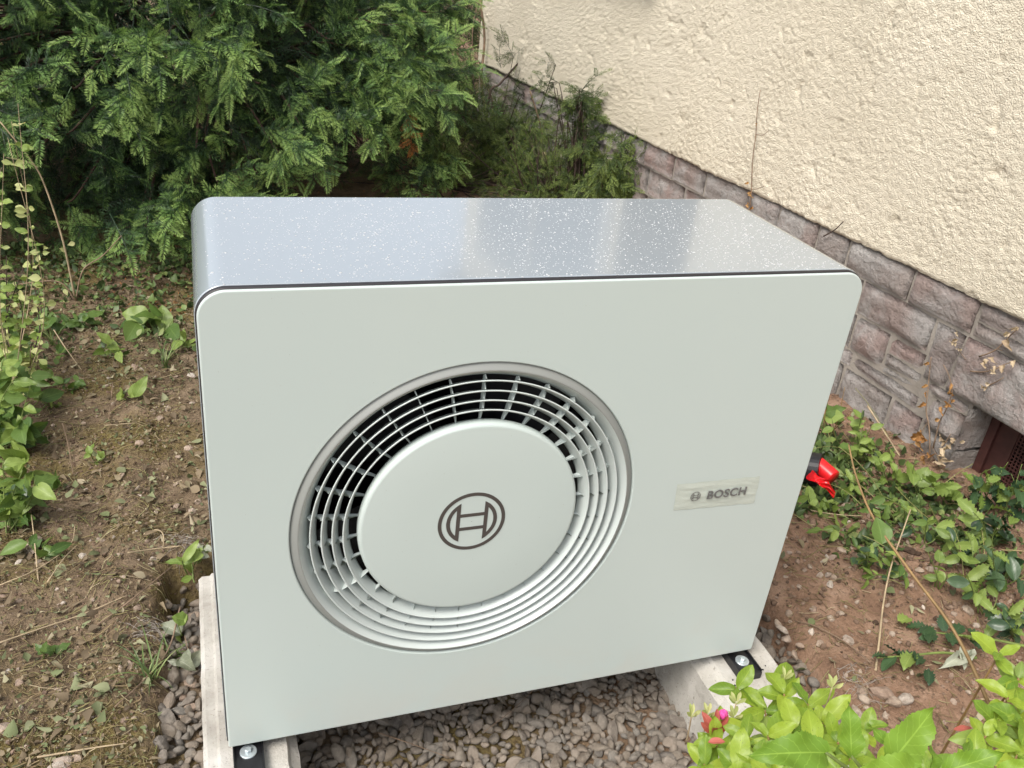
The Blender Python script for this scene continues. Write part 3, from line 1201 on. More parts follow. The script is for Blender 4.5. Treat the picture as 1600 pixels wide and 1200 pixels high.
# grille
gr = obj('grille', None, None, hp)
V, Q = lathe([(0.3016, 0.0120), (0.3012, 0.0048), (0.3000, 0.0040), (0.2912, -0.0024), (0.2892, -0.0036), (0.2878, -0.0032)], CXG, CZG, 160)
obj('bezel', mesh_np('bezel', V, [Q]), M['bezel'], gr)
V, Q = lathe([(0.2878, -0.0032), (0.2865, -0.0015), (0.2815, 0.004), (0.2790, 0.009), (0.2770, 0.012), (0.2700, 0.022), (0.2640, 0.046)], CXG, CZG, 160)
obj('outer_shroud', mesh_np('outer_shroud', V, [Q]), M['grille'], gr)
for rf in (0.2710, 0.2530, 0.2355, 0.2180):
    prof = []
    for tt in np.linspace(0, 1, 9):
        prof.append((rf-0.0115*tt**0.85, 0.0235*tt))
    inner = [(p[0]-0.0030, p[1]+0.0006) for p in prof][::-1]
    full = [(rf-0.0024, -0.0010), (rf-0.0007, -0.0010)]+prof+inner
    V, Q = lathe(full, CXG, CZG, 160, close=True)
    obj('ring', mesh_np('ring', V, [Q]), M['grille'], gr)
# ribs
mb = MB()
R0, R1 = 0.190, 0.2785
rib = np.array([(R0-0.004, 0.0165), (0.2140, 0.0125), (0.2178, 0.0045), (0.2235, 0.0150), (0.2310, 0.0130), (0.2352, 0.0045), (0.2410, 0.0150), (0.2485, 0.0130), (0.2528, 0.0045), (0.2585, 0.0150), (0.2665, 0.0130), (0.2707, 0.0045), (0.2745, 0.0135), (R1-0.005, 0.0145), (R1-0.009, 0.0205), (R0-0.004, 0.0215)])
th = 0.0009
nR = len(rib)
Va = np.stack([rib[:, 0], rib[:, 1], np.full(nR, -th)], -1)
Vb = np.stack([rib[:, 0], rib[:, 1], np.full(nR, th)], -1)
bm = bmesh.new()
A = [bm.verts.new(v) for v in Va]
B = [bm.verts.new(v) for v in Vb]
bm.faces.new(A)
bm.faces.new(B[::-1])
for k in range(nR):
    bm.faces.new((A[k], B[k], B[(k+1) % nR], A[(k+1) % nR]))
bmesh.ops.triangulate(bm, faces=[f for f in bm.faces if len(f.verts) > 4])
bmesh.ops.recalc_face_normals(bm, faces=bm.faces)
ribm = bpy.data.meshes.new('rib')
bm.to_mesh(ribm)
bm.free()
ribm.materials.append(M['grille'])
for k in range(30):
    o = obj('rib', ribm, None, gr)
    o.matrix_basis = Matrix.Translation((CXG, 0, CZG)) @ Matrix.Rotation(-RAD(5.0+12*k), 4, 'Y')
# hub disc with emblem
V, Q = lathe([(0.0005, -0.0035), (0.10, -0.0035), (0.1860, -0.0035), (0.1870, -0.0034), (0.1895, -0.0025), (0.1915, -0.0004), (0.1926, 0.0030), (0.1930, 0.0080), (0.1928, 0.013), (0.186, 0.026), (0.17, 0.036)], CXG, CZG, 160)
hub = obj('hub_disc', mesh_np('hub_disc', V, [Q]), M['panel'], hp)


def emblem(name, cx, cz, R, y, mat, parent, lw=0.105):
    mb = MB()
    th_ = 0.0006*R/0.06+0.0001

    def strip(outer, inner, closed=True):
        m = len(outer)
        V = [(cx+p[0]*R, y, cz+p[1]*R) for p in outer]+[(cx+p[0]*R, y, cz+p[1]*R) for p in inner]
        Vb_ = [(v[0], y+th_, v[2]) for v in V]
        Q_ = []
        for k in range(m if closed else m-1):
            k2_ = (k+1) % m
            Q_ += [(k, k2_, m+k2_, m+k), (2*m+k, 2*m+k2_, k2_, k), (m+k, m+k2_, 3*m+k2_, 3*m+k)]
        mb.add(np.vstack([V, Vb_]), Q_)
    th2 = np.linspace(0, 2*np.pi, 97)[:-1]
    strip([(math.cos(a), math.sin(a)) for a in th2], [((1-lw)*math.cos(a), (1-lw)*math.sin(a)) for a in th2])
    ro, ri, xi, xo = 0.755, 0.645, 0.355, 0.465
    ao = math.acos(xi/ro)
    ai = math.acos(xo/ri)
    for sg in (-1, 1):
        O_ = [(sg*ro*math.cos(a), ro*math.sin(a)) for a in np.linspace(-ao, ao, 33)]
        I_ = [(sg*ri*math.cos(a), ri*math.sin(a)) for a in np.linspace(-ai, ai, 33)]
        O_ += [(sg*xi, z) for z in np.linspace(O_[-1][1], O_[0][1], 12)[1:-1]]
        I_ += [(sg*xo, z) for z in np.linspace(I_[-1][1], I_[0][1], 12)[1:-1]]
        strip(O_, I_)
    for zc in (-0.235, 0.235):
        strip([(-xi, zc+lw/2), (xi, zc+lw/2)], [(-xi, zc-lw/2), (xi, zc-lw/2)], closed=False)
    return obj(name, mb.mesh(name, smooth=False), mat, parent)


emblem('emblem', CXG, CZG, 0.0595, -0.0042, M['print'], hub)
# fan behind the grille
fan = obj('fan', None, None, hp)
V, Q = lathe([(0.0005, 0.075), (0.075, 0.075), (0.085, 0.085), (0.085, 0.14)], CXG, CZG, 48)
obj('fan_hub', mesh_np('fan_hub', V, [Q]), M['fan'], fan)
ru = np.linspace(0.08, 0.262, 9)
cu = np.linspace(-0.5, 0.5, 7)
RU, CU = np.meshgrid(ru, cu, indexing='ij')
ANG = CU*0.95+(RU-0.08)*2.2
Vb = np.stack([RU*np.cos(ANG), 0.105+CU*0.05+0*RU, RU*np.sin(ANG)], -1).reshape(-1, 3)
i = np.arange(8)[:, None]*7
j = np.arange(6)[None, :]
blm = mesh_np('blade', Vb, [np.stack([i+j, i+j+1, i+7+j+1, i+7+j], -1).reshape(-1, 4)])
blm.materials.append(M['fan'])
for k in range(5):
    o = obj('blade', blm, None, fan)
    o.matrix_basis = Matrix.Translation((CXG, 0, CZG)) @ Matrix.Rotation(RAD(72*k+20), 4, 'Y')
V, Q = lathe([(0.300, 0.012), (0.295, 0.047), (0.272, 0.052), (0.272, 0.20), (0.0005, 0.20)], CXG, CZG, 96)
obj('fan_duct', mesh_np('fan_duct', V, [Q]), M['black'], hp)

# taped-over lettering
tp = []
nu, nv = 60, 20
c00, c01, c11, c10 = np.array((0.815, 0.414)), np.array((0.811, 0.474)), np.array((0.990, 0.472)), np.array((0.993, 0.409))
U, Vv = np.meshgrid(np.linspace(0, 1, nu+1), np.linspace(0, 1, nv+1), indexing='xy')
PXZ = (1-U)[..., None]*((1-Vv)[..., None]*c00+Vv[..., None]*c01)+U[..., None]*((1-Vv)[..., None]*c10+Vv[..., None]*c11)
edgew = np.minimum(np.minimum(U, 1-U)*8, np.minimum(Vv, 1-Vv)*6).clip(0, 1)
wr = np.abs(fbm(U*3+4, Vv*9+U*2, 51, 3))*0.0022*edgew
wr = wr + 0.0010*np.maximum(0, np.sin(Vv*16+U*3+2*fbm(U*5, Vv*3, 52, 2)))*edgew*(1-U*0.5)
Vt = np.stack([PXZ[..., 0]+0.002*fbm(Vv*9, U*0, 53, 2)*(U > 0.97), -0.0006-wr*0.6, PXZ[..., 1]+0.0018*fbm(U*11, Vv*0, 54, 3)*(np.abs(Vv-0.5) > 0.47)], -1).reshape(-1, 3)
n = nu+1
i = np.arange(nv)[:, None]*n
j = np.arange(nu)[None, :]
tape = obj('protective_film', mesh_np('protective_film', Vt, [np.stack([i+j, i+j+1, i+n+j+1, i+n+j], -1).reshape(-1, 4)]), M['tape'], hp)
emblem('emblem', 0.8545, 0.4435, 0.0105, -0.0032, M['print2'], tape, lw=0.12)
tcv = bpy.data.curves.new('lettering', 'FONT')
tcv.body = 'BOSCH'
tcv.size = 0.0245
tcv.bevel_depth = 0.0006
tcv.bevel_resolution = 1
tcv.extrude = 0.0
tcv.space_character = 1.06
to = bpy.data.objects.new('tmp_text', tcv)
COL.objects.link(to)
bpy.context.view_layer.update()
tme = bpy.data.meshes.new_from_object(to.evaluated_get(bpy.context.evaluated_depsgraph_get()))
bpy.data.objects.remove(to)
tme.name = 'lettering'
xs = [v.co.x for v in tme.vertices]
wtext = max(xs)-min(xs)
sc_ = 0.0845/wtext
lt = obj('lettering', tme, M['print2'], tape)
lt.matrix_basis = Matrix.Translation((0.8785, -0.0036, 0.4350)) @ Matrix.Rotation(RAD(90), 4, 'X') @ Matrix.Diagonal((sc_, sc_*0.98, 1, 1))

# feet: black angle brackets with zinc washers and bolts
for (px, py) in ((388, 1173), (1160, 1031)):
    P = at_z(px, py, -0.012)
    cx = float(P[0])
    br = obj('bracket', None, None, hp)
    mb = MB()
    mb.box((cx-0.024, -0.050, -0.022), (cx+0.024, 0.38, -0.016))
    mb.box((cx-0.0265, -0.050, -0.030), (cx-0.0242, 0.38, -0.010))
    mb.box((cx+0.0242, -0.050, -0.030), (cx+0.0265, 0.38, -0.010))
    mb.box((cx-0.024, -0.054, -0.030), (cx+0.024, -0.0502, -0.013))
    bracket = obj('angle_rail', mb.mesh('angle_rail', smooth=False), M['blackmetal'], br)
    by = float(P[1])

    def disc(name, r0, z0, z1, n_, mat, hole=0.0):
        a2 = np.arange(n_)*2*np.pi/n_+0.3
        V = np.vstack([np.stack([cx+r0*np.cos(a2), by+r0*np.sin(a2), np.full(n_, z0)], -1), np.stack([cx+r0*np.cos(a2), by+r0*np.sin(a2), np.full(n_, z1-0.0008)], -1),
                       np.stack([cx+(r0-0.0009)*np.cos(a2), by+(r0-0.0009)*np.sin(a2), np.full(n_, z1)], -1)])
        k0 = np.arange(n_)
        k1 = (k0+1) % n_
        Qd = np.vstack([np.stack([k0, k1, n_+k1, n_+k0], -1), np.stack([n_+k0, n_+k1, 2*n_+k1, 2*n_+k0], -1)])
        obj(name, mesh_np(name, V, [Qd, (np.arange(n_)+2*n_)[None, :]], smooth=False), mat, br)
    disc('washer', 0.0150, -0.0158, -0.0128, 28, M['zinc'])
    disc('bolt', 0.0062, -0.0126, -0.0065, 6, M['zinc'])

# rain drops on the lid
r = np.random.default_rng(77)
nD = 7500
mb = MB()
ring6 = np.array([(math.cos(a), math.sin(a)) for a in np.arange(7)*2*math.pi/7])
DEN = fbm(*np.meshgrid(np.arange(0, 1.12, 0.01)*5, np.arange(0, 0.45, 0.01)*5), 91, 2)
for k in range(nD):
    x = r.uniform(0.02, UW-0.02)
    y = r.uniform(0.012, UD-0.004)
    dens = 0.40+0.9*(float(DEN[int(y*100), int(x*100)])+0.5)
    dens *= 0.45+0.55*min(1.0, max(0.0, (x-0.03)/0.22))
    if r.uniform() > dens:
        continue
    R = r.choice([r.uniform(0.0004, 0.0008), r.uniform(0.0007, 0.0012), r.uniform(0.0011, 0.0019)], p=[0.58, 0.34, 0.08])
    if x < UR:
        q = math.acos(max(-1, min(1, (UR-x)/UR)))
        nrm = np.array([-math.cos(q), 0, math.sin(q)])
        p0 = np.array([UR, y, UH-UR])+nrm*UR
    elif x > UW-UR:
        continue
    else:
        nrm = np.array([0, 0, 1.0])
        p0 = np.array([x, y, UH])
    t1 = np.array([nrm[2], 0, -nrm[0]])
    t2 = np.array([0, 1.0, 0])
    el = r.uniform(0.75, 1.5)
    an = r.uniform(0, 3.14)
    ca, sa = math.cos(an), math.sin(an)
    rg = np.stack([(ring6[:, 0]*ca*el-ring6[:, 1]*sa), (ring6[:, 0]*sa*el+ring6[:, 1]*ca)], -1)*R
    h_ = R*0.62
    V = [p0+t1*u+t2*v-nrm*0.0001 for u, v in rg]+[p0+t1*u*0.72+t2*v*0.72+nrm*h_*0.68 for u, v in rg]+[p0+nrm*h_]
    Q7 = [(q, (q+1) % 7, 7+(q+1) % 7, 7+q) for q in range(7)]
    T7 = [(7+q, 7+(q+1) % 7, 14) for q in range(7)]
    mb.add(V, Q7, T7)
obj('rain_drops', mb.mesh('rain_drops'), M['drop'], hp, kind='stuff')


# ------------------------------------------------------------------ leaves
def leaf_mesh(name, kind, mat, n=10, fold=0.18, curl=0.15, wave=0.0, seed=0, half=2):
    """unit leaf: y 0..1, half-width 0.5 at the widest; fold lifts the margins, curl bends the tip down"""
    t_ = np.linspace(0, 1, n+1)
    if kind == 'ovate':
        w = np.sin(np.pi*t_**0.75)**0.85
    elif kind == 'elliptic':
        w = np.sin(np.pi*t_)**0.72
    elif kind == 'obovate':
        w = np.sin(np.pi*t_**1.55)**0.8
    elif kind == 'lance':
        w = np.sin(np.pi*t_**0.8)
    elif kind == 'serrate':
        w = np.sin(np.pi*t_**0.72)**0.75*(1+0.05*np.where(np.arange(n+1) % 2 == 0, 1, -1))
    elif kind == 'holly':
        w = np.sin(np.pi*t_)**0.6*(0.90+0.13*np.cos(np.arange(n+1)*np.pi))
    elif kind == 'lobed':
        w = np.interp(t_, [0, 0.08, 0.22, 0.34, 0.46, 0.58, 0.72, 0.86, 1.0], [0.12, 0.75, 1.0, 0.62, 0.55, 0.78, 0.40, 0.22, 0.0])
    else:
        w = np.sin(np.pi*t_)
    w[0] = max(w[0], 0.03)
    w[-1] = 0.015
    us = np.linspace(-1, 1, 2*half+1)
    T2, U2 = np.meshgrid(t_, us, indexing='ij')
    W2 = np.broadcast_to(w[:, None], T2.shape)
    r = np.random.default_rng(seed)
    ph = r.uniform(0, 6)
    Z = fold*np.abs(U2)*W2*0.5 - curl*T2**2 + curl*0.35*T2 + wave*np.sin(T2*14+ph)*np.abs(U2)*np.sign(U2+1e-6)*0.5
    if kind == 'holly':
        Z = Z + 0.09*np.cos(np.arange(n+1)*np.pi)[:, None]*np.abs(U2)
    X = 0.5*U2*W2
    Y = T2 - 0.04*np.abs(U2)*(kind in ('serrate', 'holly'))
    V = np.stack([X, Y, Z], -1).reshape(-1, 3)
    k = len(us)
    i = np.arange(n)[:, None]*k
    j = np.arange(k-1)[None, :]
    Q = np.stack([i+j, i+j+1, i+k+j+1, i+k+j], -1).reshape(-1, 4)
    uv = np.stack([U2*0.5+0.5, T2], -1).reshape(-1, 2)
    me = mesh_np(name, V, [Q], uv=uv)
    if mat is not None:
        me.materials.append(mat)
    return me


def leafset(name, kind, mat, count=4, **kw):
    return [leaf_mesh(name, kind, mat, seed=k, fold=kw.get('fold', 0.18)*(0.5+0.35*k), curl=kw.get('curl', 0.2)*(0.3+0.5*k),
                      wave=kw.get('wave', 0.05), n=kw.get('n', 8), half=kw.get('half', 2)) for k in range(count)]


LS = {
    'bright': leafset('leaf', 'elliptic', M['lf_bright'], n=10, count=6, curl=0.22, wave=0.10),
    'big': leafset('leaf', 'serrate', M['lf_big'], n=32, curl=0.30, fold=0.26, wave=0.14),
    'mid': leafset('leaf', 'ovate', M['lf_mid']),
    'light': leafset('leaf', 'ovate', M['lf_light'], wave=0.1),
    'holly': leafset('leaf', 'holly', M['lf_dark'], n=11),
    'hollylight': leafset('leaf', 'holly', M['lf_light'], n=11),
    'ivy': leafset('leaf', 'lobed', M['lf_dark'], n=10, fold=0.1),
    'ivylight': leafset('leaf', 'lobed', M['lf_light'], n=10, fold=0.1),
    'ivymid': leafset('leaf', 'lobed', M['lf_mid'], n=10, fold=0.1),
    'dark': leafset('leaf', 'elliptic', M['lf_dark']),
    'pale': leafset('leaf', 'obovate', M['lf_pale'], n=6),
    'grey': leafset('leaf', 'ovate', M['lf_grey'], wave=0.25, curl=0.5, fold=0.6),
    'dry': leafset('leaf', 'lobed', M['lf_dry'], wave=0.35, curl=0.5, fold=0.7, n=8),
    'red': leafset('leaf', 'elliptic', M['lf_red']),
    'tan': leafset('leaf', 'lobed', M['lf_tan'], wave=0.4, curl=0.6, fold=0.9, n=8),
    'narrow': leafset('leaf', 'lance', M['lf_light']),
    'narrowmid': leafset('leaf', 'lance', M['lf_mid']),
    'nettle': leafset('leaf', 'serrate', M['lf_mid'], n=14),
    'fern': leafset('leaf', 'lobed', M['lf_mid'], n=10),
}
UPV = np.array([0, 0, 1.0])


def unit(v):
    v = np.asarray(v, float)
    return v/(np.linalg.norm(v)+1e-12)


def leaf(root, kind, base, direc, length, width, normal=None, r=RNG, name='leaf'):
    me = LS[kind][int(r.integers(len(LS[kind])))]
    d = unit(direc)
    if normal is None:
        normal = unit(UPV+r.normal(size=3)*0.35)
    o = obj(name, me, None, root)
    o.matrix_basis = frame(base, d, normal, width, length, (width+length)/2)
    return o


def stem(root, pts, r0, r1, mat, name='stem', n=20, k=6):
    P = smoothcurve(pts, n) if len(pts) > 2 else np.asarray(pts, float)
    mb = MB()
    mb.tube(P, np.linspace(r0, r1, len(P)), k)
    obj(name, mb.mesh(name), M[mat], root)
    return P


# ------------------------------------------------------------------ yew
def sprig(L, r, needle=0.023, step=0.0042, young=0.5):
    """flat two-ranked yew shoot along +Y; returns V,Q,tint"""
    ts = np.arange(0.06*L, L, step)
    n = len(ts)
    V = []
    A = []
    bend = r.uniform(-0.25, 0.25)
    droop = r.uniform(0.1, 0.5)
    for sd_ in (-1, 1):
        tt = ts+r.uniform(-0.001, 0.001, n)
        f = tt/L
        ln = needle*(0.72+0.28*np.sin(np.pi*np.clip(f*0.9+0.08, 0, 1)))*r.uniform(0.85, 1.1, n)
        ln = np.where(f > 0.93, ln*0.8, ln)
        an = np.radians(66-38*f**2)+r.normal(size=n)*0.10
        dx = sd_*np.sin(an)
        dy = np.cos(an)
        dz = r.normal(size=n)*0.12+0.10
        bx = bend*tt**2/L
        bz = -droop*tt**2/L
        w = 0.00155
        base = np.stack([bx, tt, bz], -1)
        D = np.stack([dx, dy, dz], -1)
        Pn = np.stack([dy, -dx, 0*dx], -1)
        tilt = np.stack([0*dx, 0*dx, r.uniform(-0.6, 0.6, n)], -1)
        Pn = Pn+tilt
        mid = base+D*(ln*0.5)[:, None]
        tip = base+D*ln[:, None]-np.array([0, 0, 1])*(ln*0.08)[:, None]
        V.append(np.stack([base, mid+Pn*w, tip, mid-Pn*w], 1))
        lo = np.clip(young+0.45*(f-0.3)+r.normal(size=n)*0.06, 0, 1)
        A.append(np.stack([lo, lo, np.clip(lo+0.08, 0, 1), lo], 1))
    V = np.concatenate(V)
    A = np.concatenate(A)
    Q = np.arange(len(V)*4).reshape(-1, 4)
    V = V.reshape(-1, 3)
    A = A.reshape(-1)
    # twig
    tw = np.array([(0, 0, 0), (bend*L*0.25, L*0.5, -droop*L*0.25), (bend*L, L, -droop*L)])
    m2 = MB()
    m2.tube(tw, [0.0011, 0.0009, 0.0004], 3, cap=False)
    V2 = np.concatenate(m2.V)
    Q2 = np.concatenate(m2.Q)+len(V)
    return np.vstack([V, V2]), np.vstack([Q, Q2]), np.concatenate([A, np.full(len(V2), 0.12)])


def spray(r, L=0.20, ns=9, young=0.45, needle=0.023, step=0.0042, sl=(0.30, 0.46), contrast=0.22):
    """branchlet of several short broad sprigs along +Y"""
    V, Q, A = [], [], []
    n = 0

    def put(v, q, a, M3, off):
        nonlocal n
        V.append(v@M3.T+off)
        Q.append(q+n)
        A.append(a)
        n += len(v)
    droop = r.uniform(0.0, 0.40)
    for k in range(ns):
        f = 0.10+0.84*k/ns+r.uniform(-0.04, 0.04)
        side = 1 if k % 2 else -1
        y = f*L
        off = np.array([0, y, -droop*y*y/L])
        l_ = L*r.uniform(*sl)*(1.1-0.3*f)
        v, q, a = sprig(l_, r, needle*r.uniform(0.85, 1.1), step, young+(contrast if r.uniform() < 0.55 else -contrast)+r.uniform(-0.06, 0.06))
        R3 = np.array(Matrix.Rotation(-side*RAD(r.uniform(25, 75)), 3, 'Z') @ Matrix.Rotation(r.normal()*0.45, 3, 'Y') @ Matrix.Rotation(-r.uniform(-0.2, 0.7), 3, 'X'))
        put(v, q, a, R3, off)
    v, q, a = sprig(L*sl[1], r, needle, step, young+contrast)
    put(v, q, a, np.array(Matrix.Rotation(-r.uniform(0.2, 0.6), 3, 'X')), np.array([0, L*0.86, -droop*L*0.74]))
    m2 = MB()
    yy = np.linspace(0, L*0.9, 6)
    m2.tube(np.stack([0*yy, yy, -droop*yy*yy/L], -1), np.linspace(0.0024, 0.0010, 6), 3, cap=False)
    V2 = np.concatenate(m2.V)
    put(V2, np.concatenate(m2.Q), np.full(len(V2), 0.1), np.eye(3), np.zeros(3))
    return np.vstack(V), np.vstack(Q), np.concatenate(A)


def basis(d, nrm):
    y = unit(d)
    z = unit(nrm-y*(nrm@y))
    x = np.cross(y, z)
    return np.stack([x, y, z], 1)


def scatter_sprays(variants, items):
    """items: (pos, dir, normal, scale, tint shift)"""
    VV, QQ, AA = [], [], []
    n = 0
    for (p, d, nr, sc, ts, vi) in items:
        v, q, a = variants[vi]
        B3 = basis(np.asarray(d), np.asarray(nr))
        VV.append((v*sc)@B3.T+p)
        QQ.append(q+n)
        AA.append(np.clip(a+ts, 0, 1))
        n += len(v)
    return np.vstack(VV), np.vstack(QQ), np.concatenate(AA)


r = np.random.default_rng(21)
SPR = [spray(r, r.uniform(0.17, 0.23), int(r.integers(8, 11)), 0.50, 0.0260, 0.0042) for _ in range(8)]
SPRB = [spray(r, r.uniform(0.20, 0.26), 8, 0.46, 0.026, 0.0062) for _ in range(6)]
SPRS = [spray(r, r.uniform(0.11, 0.15), int(r.integers(5, 7)), 0.42, 0.017, 0.0042) for _ in range(6)]
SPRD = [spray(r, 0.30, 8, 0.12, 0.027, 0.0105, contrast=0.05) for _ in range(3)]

yew = thing('yew_tree', 'broad dark green yew with drooping sprays and lighter new tips', 'tree', (-0.2, 4.15, -0.1))
YC = np.array([-0.30, 4.05, 0.42])
YR = np.array([1.78, 1.55, 1.20])
# trunks and limbs
mb = MB()
for (bx, by, tx, ty, tz, r0) in ((0.62, 4.25, 0.35, 4.2, 1.3, 0.055), (0.50, 4.35, 0.1, 4.5, 1.4, 0.06), (0.85, 4.35, 1.0, 4.3, 1.2, 0.035), (-0.4, 4.2, -0.5, 4.1, 1.4, 0.06), (0.3, 4.1, -0.2, 3.9, 1.2, 0.045)):
    P = smoothcurve([(bx, by, -0.16), (bx*0.8+tx*0.2+0.03, by, 0.3), (bx*0.5+tx*0.5, (by+ty)/2, 0.75), (tx, ty, tz)], 24)
    mb = MB()
    mb.tube(P, np.linspace(r0, r0*0.4, len(P)), 10)
    obj('trunk', mb.mesh('trunk'), M['bark'], yew)
items = []
limbs = []


def in_hollow(p):
    # open space beneath the crown where the stems show
    return (0.36 < p[0] < 0.92 and p[2] < 0.46-0.25*abs(p[0]-0.66) and p[1] < 4.3) or (p[0] > 0.95 and p[2] < 0.10)


tries = 0
while len(items) < 2150 and tries < 60000:
    tries += 1
    az = r.uniform(math.pi*1.0, math.pi*2.12)
    el = r.uniform(-0.72, 0.95)
    dv = np.array([math.cos(az)*math.cos(el), math.sin(az)*math.cos(el), math.sin(el)])
    nzv = float(fbm(np.array([az*4.6]), np.array([el*5.6]), 61, 3)[0])
    bumpy = 1+0.30*nzv
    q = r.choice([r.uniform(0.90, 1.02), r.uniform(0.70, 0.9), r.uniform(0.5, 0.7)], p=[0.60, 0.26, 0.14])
    if nzv < -0.10 and q > 0.7 and r.uniform() < 0.8:
        continue
    p = YC+dv*YR*q*bumpy
    if p[2] < -0.02+0.08*r.uniform() or in_hollow(p):
        continue
    if p[0] > 0.02+0.295*(p[1]+1.138)-0.10 or (p[0] > 1.38 and p[2] < 0.62):
        continue
    nrm = unit(dv/YR)
    out = unit(nrm*0.70+np.array([0, 0, -0.05-0.30*r.uniform()])+r.normal(size=3)*0.62)
    up = unit(nrm*0.8+UPV*0.8+r.normal(size=3)*0.3)
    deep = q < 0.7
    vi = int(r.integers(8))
    items.append((p, out, up, r.uniform(0.62, 0.98), r.normal()*0.12+0.06-(0.34 if deep else 0.22*(q < 0.9)), vi))  # deeper sprays go darker: inner shade of the crown put into the tint
    if r.uniform() < 0.10:
        limbs.append((p, out))
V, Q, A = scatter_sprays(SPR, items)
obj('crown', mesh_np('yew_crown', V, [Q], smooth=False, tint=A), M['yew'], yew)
print('yew quads', len(Q))
# older foliage behind and inside, tinted dark for the crown's inner shade
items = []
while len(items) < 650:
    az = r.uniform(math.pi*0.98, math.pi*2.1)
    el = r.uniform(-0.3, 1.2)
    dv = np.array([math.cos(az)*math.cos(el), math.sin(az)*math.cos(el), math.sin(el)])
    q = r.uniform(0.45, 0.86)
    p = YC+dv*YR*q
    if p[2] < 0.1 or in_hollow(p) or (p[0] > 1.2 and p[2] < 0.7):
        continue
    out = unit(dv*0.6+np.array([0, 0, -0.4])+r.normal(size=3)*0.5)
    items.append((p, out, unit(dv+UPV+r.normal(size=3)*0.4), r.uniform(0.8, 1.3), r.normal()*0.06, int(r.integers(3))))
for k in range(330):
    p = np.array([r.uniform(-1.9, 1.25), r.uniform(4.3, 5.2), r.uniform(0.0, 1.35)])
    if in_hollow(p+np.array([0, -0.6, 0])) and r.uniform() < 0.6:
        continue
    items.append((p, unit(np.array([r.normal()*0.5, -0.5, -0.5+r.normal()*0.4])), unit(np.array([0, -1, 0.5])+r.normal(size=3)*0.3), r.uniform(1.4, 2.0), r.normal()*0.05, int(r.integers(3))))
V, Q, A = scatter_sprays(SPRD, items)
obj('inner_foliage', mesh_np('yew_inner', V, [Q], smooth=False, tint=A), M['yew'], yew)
mb = MB()
for (p, out) in limbs:
    c0 = YC+np.array([0.4, 0.1, 0.0])+r.normal(size=3)*0.12
    P = smoothcurve([c0+(p-c0)*0.25, c0+(p-c0)*0.65+np.array([0, 0, 0.10]), p-(p-c0)*0.06, p], 12)
    mb.tube(P, np.linspace(0.010, 0.002, len(P)), 5, cap=False)
obj('branches', mb.mesh('branches'), M['bark'], yew, kind='stuff')
# a dead orange spray
P = at_y(640, 172, 3.05)
V, Q, A = scatter_sprays([spray(r, 0.20, 7, 0.5, 0.020, 0.004)], [(P, np.array([0.10, -0.15, -1.0]), np.array([0, -1, 0.2]), 1.0, 0.0, 0)])
o = obj('dead_sprig', mesh_np('dead_sprig', V, [Q], smooth=False, tint=A), M['deadyew'], yew)
o['label'] = 'single dead orange-brown spray hanging in the yew'


# shaded shoots between the yew and the house
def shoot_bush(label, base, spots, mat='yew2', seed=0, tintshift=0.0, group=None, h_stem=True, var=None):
    r_ = np.random.default_rng(seed)
    root = thing('young_yew', label, 'shrub', base, group)
    its = []
    mb_ = MB()
    for (p, d, sc) in spots:
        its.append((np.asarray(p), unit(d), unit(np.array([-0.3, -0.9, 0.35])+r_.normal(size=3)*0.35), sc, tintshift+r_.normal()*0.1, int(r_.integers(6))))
        if h_stem and r_.uniform() < 0.6:
            b = np.array(base)+np.append(r_.normal(size=2)*0.04, 0)
            Pm = smoothcurve([b, b*0.5+np.asarray(p)*0.5+r_.normal(size=3)*0.02, np.asarray(p)], 8)
            mb_.tube(Pm, np.linspace(0.006, 0.002, len(Pm)), 5, cap=False)
    V, Q, A = scatter_sprays(var or SPRB, its)
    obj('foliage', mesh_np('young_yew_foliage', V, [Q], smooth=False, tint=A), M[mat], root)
    if mb_.n:
        obj('stems', mb_.mesh('stems'), M['darktwig'], root, kind='stuff')
    return root


def cluster(n_, cpx, spread, y, zlo, zhi, seed, sc=(0.5, 0.9), droop=-0.2):
    """n_ spots around wall-foot position; cpx = (px, py) seen, y = depth"""
    r_ = np.random.default_rng(seed)
    c0 = at_y(cpx[0], cpx[1], y)
    out = []
    for _ in range(n_):
        p = c0+r_.normal(size=3)*np.array(spread)
        p[2] = float(np.clip(p[2], zlo, zhi))
        d = np.array([r_.normal()*0.5, -0.4+r_.normal()*0.4, droop+r_.normal()*0.5])
        out.append((p, d, r_.uniform(*sc)))
    return c0, out


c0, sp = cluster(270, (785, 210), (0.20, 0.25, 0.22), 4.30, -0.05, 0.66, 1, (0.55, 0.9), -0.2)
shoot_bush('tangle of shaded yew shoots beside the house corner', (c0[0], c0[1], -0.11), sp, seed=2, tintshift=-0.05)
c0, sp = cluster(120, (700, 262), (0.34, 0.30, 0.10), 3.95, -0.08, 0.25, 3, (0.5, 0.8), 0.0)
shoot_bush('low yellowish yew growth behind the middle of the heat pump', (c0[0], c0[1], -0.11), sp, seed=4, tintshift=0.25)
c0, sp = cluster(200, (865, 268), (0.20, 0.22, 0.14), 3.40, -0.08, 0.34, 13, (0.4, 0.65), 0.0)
shoot_bush('low dark shoots at the foot of the stone wall', (c0[0], c0[1], -0.11), sp, seed=14, tintshift=0.1)
